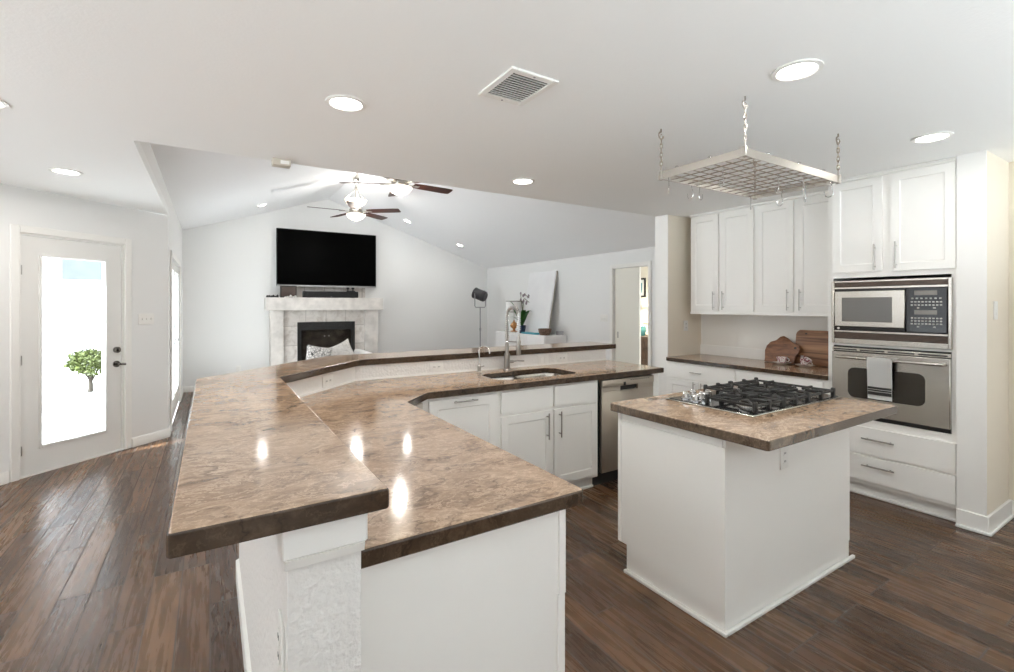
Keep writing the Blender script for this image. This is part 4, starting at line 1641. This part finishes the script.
for k, (xa, ya, za, xb, yb, zb_) in enumerate(((1.55, 9.43, .26, 2.2, 9.46, .29), (1.62, 9.47, .27, 2.1, 9.43, .40), (1.75, 9.45, .38, 2.05, 9.46, .52))):
    mb = MB()
    mb.tube([(xa, ya, za), ((xa + xb) / 2, (ya + yb) / 2, (za + zb_) / 2 + .01), (xb, yb, zb_)], .045, 10)
    mb.build('log', LOG, t)
mb = MB()
mb.box(ox0 + .07, ox1 - .07, 9.372, 9.376, oz0 + .06, oz1 - .15)
mb.build('glass_door', glass_mat('smoked_glass', (.8, .79, .77)), t, smooth=False)
mb = MB()
for x in (1.82, 1.90):
    mb.cyl((x, 9.365, .87), (x, 9.345, .87), .012, 10)
mb.build('door_knob', NICKEL, t)

# television
t = thing('television', 'large black wall-mounted flat television above the mantel', 'television', (1.90, 9.40, 1.79))
tx0, tx1, tz0, tz1 = 1.005, 2.80, 1.79, 2.835
mb = MB()
mb.box(tx0, tx1, 9.375, 9.43, tz0, tz1, .004)
mb.build('case', BLACK, t)
mb = MB()
mb.box(tx0 + .012, tx1 - .012, 9.3735, 9.375, tz0 + .035, tz1 - .012)
mb.build('screen', SCREEN, t, smooth=False)
mb = MB()
mb.box(tx0, tx1, 9.372, 9.376, tz0, tz0 + .026, .001)
mb.build('bottom_bezel', mat('silver_bezel', (.5, .5, .5), .3, .8), t)
mb = MB()
mb.box(1.5, 2.3, 9.43, 9.529, 2.05, 2.55)
mb.build('wall_bracket', BLACK, t, smooth=False)
# things on the mantel
t = thing('soundbar', 'long black soundbar lying on the fireplace mantel', 'soundbar', (1.92, 9.30, 1.585))
mb = MB(); mb.box(1.43, 2.42, 9.25, 9.36, 1.59, 1.705, .012, 3); mb.build('body', mat('speaker_cloth', (.01, .01, .01), .8, bump=(.5, 400)), t)
mb = MB(); mb.box(1.5, 1.56, 9.27, 9.34, 1.585, 1.59); mb.box(2.29, 2.35, 9.27, 9.34, 1.585, 1.59); mb.build('foot', BLACK, t)
mb = MB(); mb.box(1.91, 1.935, 9.2485, 9.25, 1.60, 1.606); mb.build('indicator', GREYP, t)
t = thing('picture_frame', 'small dark framed photo standing on the left of the mantel', 'picture frame', (1.19, 9.33, 1.585))
mb = MB(); mb.box(1.06, 1.335, 9.32, 9.345, 1.585, 1.80, .004); mb.build('frame', mat('dark_frame', (.03, .025, .022), .4), t)
mb = MB(); mb.box(1.085, 1.31, 9.3185, 9.32, 1.61, 1.775); mb.build('print', mat('dark_print', (.07, .045, .035), .3), t)
mb = MB()
for k, (x, h_) in enumerate(((1.14, .02), (1.18, .03), (1.225, .05), (1.265, .025), (1.30, .04))):
    mb.lathe((x, 9.265 + .01 * (k % 2), 1.585), [(0, 0), (.025, .003), (.022, h_ * .6), (.008, h_), (0, h_)], 8)
tag(mb.build('shell_ornament', mat('shell', (.68, .66, .63), .5)), 'pale shell ornament in front of the dark photo frame on the mantel', 'ornament')
mb = MB()
for k in range(6):
    x = .85 + k * .032
    mb.lathe((x, 9.28 + .012 * math.sin(k * 2), 1.585), [(0, 0), (.022, .002), (.02, .025 + .012 * math.sin(k * 3)), (.006, .04 + .02 * math.sin(k * 3)), (0, .042 + .02 * math.sin(k * 3))], 8)
tag(mb.build('beaded_ornament', mat('dark_beads', (.02, .02, .022), .4)), 'low dark beaded ornament at the left end of the mantel', 'ornament')
t = thing('webcam', 'small black camera standing on the right of the soundbar', 'camera', (2.29, 9.31, 1.705))
mb = MB(); mb.box(2.21, 2.37, 9.285, 9.325, 1.705, 1.722, .004); mb.build('base', BLACK, t)
mb = MB(); mb.box(2.225, 2.245, 9.295, 9.315, 1.72, 1.775, .003); mb.box(2.32, 2.34, 9.295, 9.315, 1.72, 1.775, .003); mb.build('post', BLACK, t)
mb = MB(); mb.box(2.21, 2.26, 9.285, 9.325, 1.755, 1.785, .004); mb.box(2.305, 2.355, 9.285, 9.325, 1.755, 1.785, .004); mb.build('head', BLACK, t)

# settee with two pillows, mostly hidden by the bar
t = thing('settee', 'low white settee before the fireplace, behind the raised bar', 'settee', (1.72, 8.35, .0125))
mb = MB(); mb.box(1.42, 2.2, 8.05, 8.75, .12, .31, .04, 3); mb.build('seat', LINEN, t)
mb = MB(); mb.box(1.42, 2.2, 7.92, 8.05, .12, .62, .04, 3); mb.build('backrest', LINEN, t)
mb = MB(); mb.box(2.2, 2.32, 7.92, 8.75, .12, .655, .04, 3); mb.build('armrest', LINEN, t)
for x in (1.46, 2.26):
    for y in (7.97, 8.68):
        mb = MB(); mb.cyl((x, y, .0125), (x, y, .14), .02, 10); mb.build('leg', BLACKM, t)
def pillow(c, s, rotx, rotz, roll, m, label):
    M = Matrix.Translation(c) @ Matrix.Rotation(R(rotz), 4, 'Z') @ Matrix.Rotation(R(rotx), 4, 'X') @ Matrix.Rotation(R(roll), 4, 'Y')
    mb = MB(); mb.M = M
    n = 14
    def side(sg):
        def f(u, v):
            a, b = u * 2 - 1, v * 2 - 1
            pin = 1 - .10 * (1 - abs(a) ** 2) * abs(b) ** 3
            pin2 = 1 - .10 * (1 - abs(b) ** 2) * abs(a) ** 3
            th = .085 * ((1 - a * a) * (1 - b * b)) ** .42
            return (a * s / 2 * pin2, sg * th, b * s / 2 * pin)
        return f
    mb.grid(side(1), n, n)
    mb.grid(side(-1), n, n)
    bmesh.ops.remove_doubles(mb.bm, verts=mb.bm.verts, dist=.0005)
    bmesh.ops.recalc_face_normals(mb.bm, faces=mb.bm.faces)
    return tag(mb.build('throw_pillow', m, angle=80), label, 'pillow', 'throw pillows')
pillow((1.50, 8.235, .575), .42, -10, 6, 12, PILLOW, 'white throw pillow with bold dark print, its pointed corner left')
pillow((1.92, 8.40, .60), .42, -14, -6, -24, PILLOW2, 'pale grey finely printed throw pillow, right of the bold one')

mb = MB()
mb.box(.2, 3.4, 5.2, 8.9, 0.0, .012, .004)  # added out of sight so its pale top bounces light to the vault
tag(mb.build('bounce_rug', mat('bounce_rug_pile', (.60, .595, .58), .95, bump=(.4, 120))), 'pale grey rug added unseen behind the raised bar to bounce light upward', 'rug')
# floor lamp in the corner
t = thing('floor_lamp', 'dark metal spotlight floor lamp in the far corner', 'floor lamp', (4.9, 8.9, 0))
lx, ly = 4.9, 8.9
for k in range(3):
    a = R(120 * k + 50)
    mb = MB(); mb.tube([(lx, ly, .42), (lx + .3 * math.cos(a), ly + .3 * math.sin(a), .012)], .011, 8); mb.build('leg', GREYP, t)
mb = MB(); mb.cyl((lx, ly, .38), (lx, ly, 1.395), .013, 12); mb.cyl((lx, ly, .90), (lx, ly, .96), .02, 12); mb.build('pole', GREYP, t)
mb = MB()
mb.tube([(lx - .13, ly + .0, 1.70), (lx - .13, ly, 1.43), (lx - .11, ly, 1.40), (lx + .11, ly, 1.40), (lx + .13, ly, 1.43), (lx + .13, ly, 1.70)], .011, 8)
mb.build('yoke', GREYP, t)
M = Matrix.Translation((lx, ly, 1.665)) @ Matrix.Rotation(R(-55), 4, 'Z') @ Matrix.Rotation(R(-70), 4, 'Y')
mb = MB(); mb.M = M
mb.lathe((0, 0, -.14), [(0, 0), (.09, .005), (.115, .03), (.115, .07), (.12, .075), (.12, .085), (.115, .09), (.115, .25), (.122, .255), (.122, .28), (.112, .28), (.10, .12), (0, .10)], 28)
mb.build('lamp_head', mat('lamp_charcoal', (.045, .045, .05), .4, .5), t)

# console along the right wall
t = thing('console_table', 'white low console cabinet against the living room right wall', 'console', (5.2, 7.45, 0))
mb = MB(); mb.box(4.93, 5.41, 6.62, 8.30, .06, .915, .004); mb.build('body', WHITEL, t, smooth=False)
mb = MB(); mb.box(5.03, 5.40, 6.68, 8.24, 0, .06); mb.build('plinth', GREYP, t, smooth=False)
CM = frame(4.93, 0, 0, -90)
for k in range(3):
    mb = MB(); mb.M = CM
    mb.box(-8.29 + k * .556, -8.29 + k * .556 + .55, -.016, 0, .07, .895, .003)
    mb.build('door', WHITEL, t, smooth=False)
# leaning canvas
M = Matrix.Translation((5.19, 6.88, .922)) @ Matrix.Rotation(R(10.2), 4, 'Y')
t = thing('leaning_canvas', 'large pale canvas leaning on the wall on top of the white console', 'canvas', (5.3, 7.3, .915))
mb = MB(); mb.M = M; mb.box(-.03, 0, 0, .84, 0, 1.175, .003); mb.build('canvas', CANVAS, t, smooth=False)
mb = MB(); mb.M = M
for q in ((.0, .04, 0, 1.175), (.80, .84, 0, 1.175), (.04, .80, 0, .05), (.04, .80, 1.125, 1.175)):
    mb.box(0, .018, q[0], q[1], q[2], q[3])
mb.build('stretcher_frame', mat('raw_pine', (.42, .36, .29), .8), t, smooth=False)
# table lamp
t = thing('table_lamp', 'table lamp with a white drum shade and amber base on the console', 'table lamp', (5.2, 8.03, .915))
mb = MB(); mb.lathe((5.2, 8.03, .915), [(.07, 0), (.07, .012), (.02, .025), (.03, .06), (.075, .10), (.08, .13), (.05, .17), (.018, .20), (.012, .23)], 24); mb.build('base', COPPER, t)
mb = MB(); mb.cyl((5.2, 8.03, 1.13), (5.2, 8.03, 1.47), .008, 8); mb.build('stem', NICKEL, t)
mb = MB(); mb.lathe((5.2, 8.03, 1.305), [(.165, 0), (.165, .225), (.16, .225), (.16, 0)], 32, True); sh = mb.build('shade', SHADE, t)
mb = MB(); mb.lathe((5.2, 8.03, 1.305), [(.167, 0), (.167, .014), (.159, .014), (.159, 0)], 32, True); mb.build('shade_rim', mat('rim_brown', (.2, .17, .14), .5), sh)
mb = MB(); mb.lathe((5.2, 8.03, 1.305), [(.167, .214), (.167, .228), (.159, .228), (.159, .214)], 32, True); mb.build('shade_rim', mat('rim_brown', (.2, .17, .14), .5), sh)
# books / tray
mb = MB(); mb.box(4.95, 5.09, 6.96, 7.40, .915, .945, .004)
tag(mb.build('teal_book', TEAL), 'flat teal coffee-table book lying on the white console', 'book')
# orchid
t = thing('potted_orchid', 'potted orchid with glossy green leaves on the console', 'plant', (5.05, 7.52, .915))
ox, oy = 5.05, 7.52
mb = MB(); mb.lathe((ox, oy, .915), [(0, 0), (.055, 0), (.075, .11), (.078, .15), (.068, .15), (.06, .12), (0, .12)], 22); mb.build('pot', POT, t)
def leaf(mb, base, ang, ln, lift, w):
    c, s = math.cos(ang), math.sin(ang)
    def f(u, v):
        q = u * ln
        z = lift * math.sin(u * 1.9) * ln
        ww = w * math.sin(math.pi * min(1, .12 + u * .88)) * (v - .5) * 2
        return (base[0] + c * q * .8 - s * ww, base[1] + s * q * .8 + c * ww, base[2] + z + .15 * abs(ww))
    mb.grid(f, 8, 4)
for k, (a, ln, li) in enumerate(((110, .36, .9), (135, .40, 1.2), (285, .30, 1.0), (265, .32, .8), (250, .26, 1.2), (160, .30, .6), (225, .24, .5))):
    mb = MB(); leaf(mb, (ox, oy, 1.045), R(a), ln, li, .05)
    bmesh.ops.solidify(mb.bm, geom=list(mb.bm.faces), thickness=.004)
    mb.build('leaf', LEAF, t, angle=80)
for sgn, top in ((-1, .52), (1, .60)):
    mb = MB()
    pts = [(ox, oy + .01 * sgn, 1.04), (ox, oy - .02, 1.04 + top * .5), (ox - .03, oy - .05 + .05 * sgn, 1.04 + top), (ox - .06, oy - .18, 1.05 + top), (ox - .07, oy - .34, .98 + top)]
    mb.tube(pts, .006, 6)
    st = mb.build('stem', mat('stem_green', (.16, .17, .08), .6), t)
    for k in range(5):
        mb = MB()
        p = (ox - .055 - .004 * k, oy - .04 - (.055 + .012 * (k % 2)) * k * (1.3 if sgn > 0 else 1), 1.05 + top - .035 * (k % 2) - .012 * k + .02 * sgn)
        for j in range(5):
            a = R(72 * j + 20 * k)
            mb.lathe((p[0], p[1] + .016 * math.cos(a), p[2] + .016 * math.sin(a)), [(0, -.014), (.012, 0), (0, .014)], 8)
        mb.build('flower', PETAL, st)
# basket
mb = MB(); mb.lathe((5.05, 6.79, .915), [(0, 0), (.08, 0), (.11, .05), (.122, .11), (.114, .115), (.10, .055), (.07, .012), (0, .01)], 28)
tag(mb.build('woven_bowl', BASKET), 'round woven brown bowl at the right of the console, before the canvas', 'bowl')
mb = MB(); mb.box(5.25, 5.36, 6.64, 6.73, .915, .985, .01, 2)
tag(mb.build('alarm_clock', GREYP), 'small grey box clock at the right end of the console top', 'clock')

# ------------------------------------------------------------------ bedroom beyond
t = thing('framed_art', 'black framed teal picture seen through the pocket doorway', 'picture', (8.29, 7.58, 1.62))
mb = MB()
for q in ((7.36, 7.40, 1.62, 2.06), (7.76, 7.80, 1.62, 2.06), (7.40, 7.76, 1.62, 1.66), (7.40, 7.76, 2.02, 2.06)):
    mb.box(8.27, 8.298, q[0], q[1], q[2], q[3], .003)
mb.build('frame', BLACK, t)
mb = MB(); mb.box(8.285, 8.298, 7.40, 7.76, 1.66, 2.02); mb.build('mat_board', MATB, t, smooth=False)
mb = MB(); mb.box(8.283, 8.285, 7.46, 7.70, 1.73, 1.95); mb.build('print', ART, t, smooth=False)
t = thing('dresser', 'dark wooden dresser standing in the bedroom beyond the doorway', 'dresser', (8.0, 7.35, 0))
mb = MB(); mb.box(7.78, 8.28, 6.80, 7.90, .06, .78, .006); mb.build('body', DRESSER, t, smooth=False)
DM = frame(7.78, 0, 0, -90)
for k in range(3):
    mb = MB(); mb.M = DM; mb.box(-7.87, -6.83, -.016, 0, .09 + k * .225, .30 + k * .225, .004); dr = mb.build('drawer', DRESSER, t, smooth=False)
    mb = MB(); mb.M = DM
    for x in (-7.60, -7.10):
        mb.cyl((x, -.016, .195 + k * .225), (x, -.04, .195 + k * .225), .014, 10)
    mb.build('knob', BLACK, dr)
for x in (7.82, 8.24):
    for y in (6.85, 7.85):
        mb = MB(); mb.box(x - .025, x + .025, y - .025, y + .025, 0, .06); mb.build('leg', DRESSER, t, smooth=False)
t = thing('bedside_lamp', 'lamp with a glowing white shade and teal base on the bedroom dresser', 'table lamp', (8.0, 7.24, .78))
mb = MB(); mb.lathe((8.0, 7.24, .78), [(.08, 0), (.10, .03), (.12, .12), (.10, .21), (.04, .25), (.02, .28)], 24); mb.build('base', TEALG, t)
mb = MB(); mb.cyl((8.0, 7.24, 1.05), (8.0, 7.24, 1.30), .008, 8); mb.build('stem', NICKEL, t)
mb = MB(); mb.lathe((8.0, 7.24, 1.07), [(.20, 0), (.18, .25), (.175, .25), (.195, 0)], 28, True); mb.build('shade', SHADEL, t)
ld = bpy.data.lights.new('lamp_light', 'POINT'); ld.energy = 5; ld.color = (1, .9, .75); ld.shadow_soft_size = .05
o = bpy.data.objects.new('lamp_light', ld); COL.objects.link(o); o.parent = t; o.location = (0, 0, .42)
can((6.7, 5.6, HK), 'unseen recessed ceiling light added to brighten the bedroom beyond the pocket door', 16)  # fixture added out of sight as fill for the bedroom

# ------------------------------------------------------------------ outside
mb = MB()
mb.prism([(-.52, 25), (-.52, 6.6), (-3.4, 3.9), (-25, 3.9), (-25, 25)], -.15, -.03)
struct('patio', mb, CONC)
mb = MB()
mb.prism([(9.5, -1.0), (-3.2, -1.0), (-3.2, 3.78), (-25, 3.8), (-25, -25), (22, -25), (22, -1.0)], -.15, -.03)
struct('bounce_slab_rear', mb, CONC)  # unseen sunlit slab added to throw light up onto the kitchen ceiling
mb = MB()
mb.box(-24, -.6, 15.0, 15.2, -.03, 2.05)
struct('wall_garden', mb, STUCCO)
t = thing('garden_house', 'neighbouring house with a grey roof seen through the patio door', 'house', (-5, 20, -.03))
mb = MB(); mb.box(-12, 1, 18.6, 23, -.03, 2.2); mb.build('wall', STUCCO, t, smooth=False)
mb = MB(); mb.prism([(18.1, 2.15), (23.5, 2.15), (20.8, 5.2)], -12.5, 1.5, 'x'); mb.build('roof', SHINGLE, t, smooth=False)
t = thing('patio_post', 'white square patio post seen through the left of the door pane', 'post', (-1.97, 9.1, -.03))
mb = MB(); mb.box(-2.12, -1.82, 8.95, 9.25, -.03, 2.75, .01); mb.build('shaft', STUCCO, t, smooth=False)
mb = MB(); mb.box(-2.15, -1.79, 8.92, 9.28, -.03, .12, .01); mb.build('base', STUCCO, t, smooth=False)
# clipped bush
t = thing('patio_bush', 'small clipped green bush outside, seen through the patio door', 'bush', (-1.8, 10.6, -.03))
bx_, by_ = -1.73, 10.6
mb = MB()
mb.tube([(bx_, by_, -.05), (bx_ + .01, by_, .1), (bx_ - .01, by_, .3)], .035, 8, sc=(1.2, .9, .7))
for k in range(5):
    a = R(72 * k)
    mb.tube([(bx_, by_, .12 + .02 * k), (bx_ + .12 * math.cos(a), by_ + .12 * math.sin(a), .38)], .02, 6, sc=(1, .6))
mb.build('trunk', BARK, t)
rnd = random.Random(3)
mb = MB()
for k in range(2600):
    u = rnd.random() * 2 * math.pi
    w = rnd.uniform(-.75, 1)
    rr_ = rnd.uniform(.55, 1.0) * (1 + .12 * math.sin(u * 3) + .1 * math.sin(w * 7 + u))
    p = Vector((bx_ + .31 * rr_ * math.sqrt(1 - w * w) * math.cos(u), by_ + .31 * rr_ * math.sqrt(1 - w * w) * math.sin(u), .47 + .23 * rr_ * w + .06 * (1 - w) * (math.cos(u - .6) ** 2 - .5)))
    d = Vector((rnd.uniform(-1, 1), rnd.uniform(-1, 1), rnd.uniform(-1, 1))).normalized()
    e = d.orthogonal().normalized()
    s = rnd.uniform(.015, .028)
    v = [mb._v(p + d * s * 1.5), mb._v(p + e * s * .6), mb._v(p - d * s * 1.5), mb._v(p - e * s * .6)]
    mb.bm.faces.new(v)
mb.build('leaves', BUSHL, t, smooth=False, kind='stuff')

for o in list(bpy.data.objects):
    if o.type == 'MESH' and o.get('kind') == 'structure' and o.parent is None and 'label' not in o:
        o['label'] = o.name.replace('_', ' ')
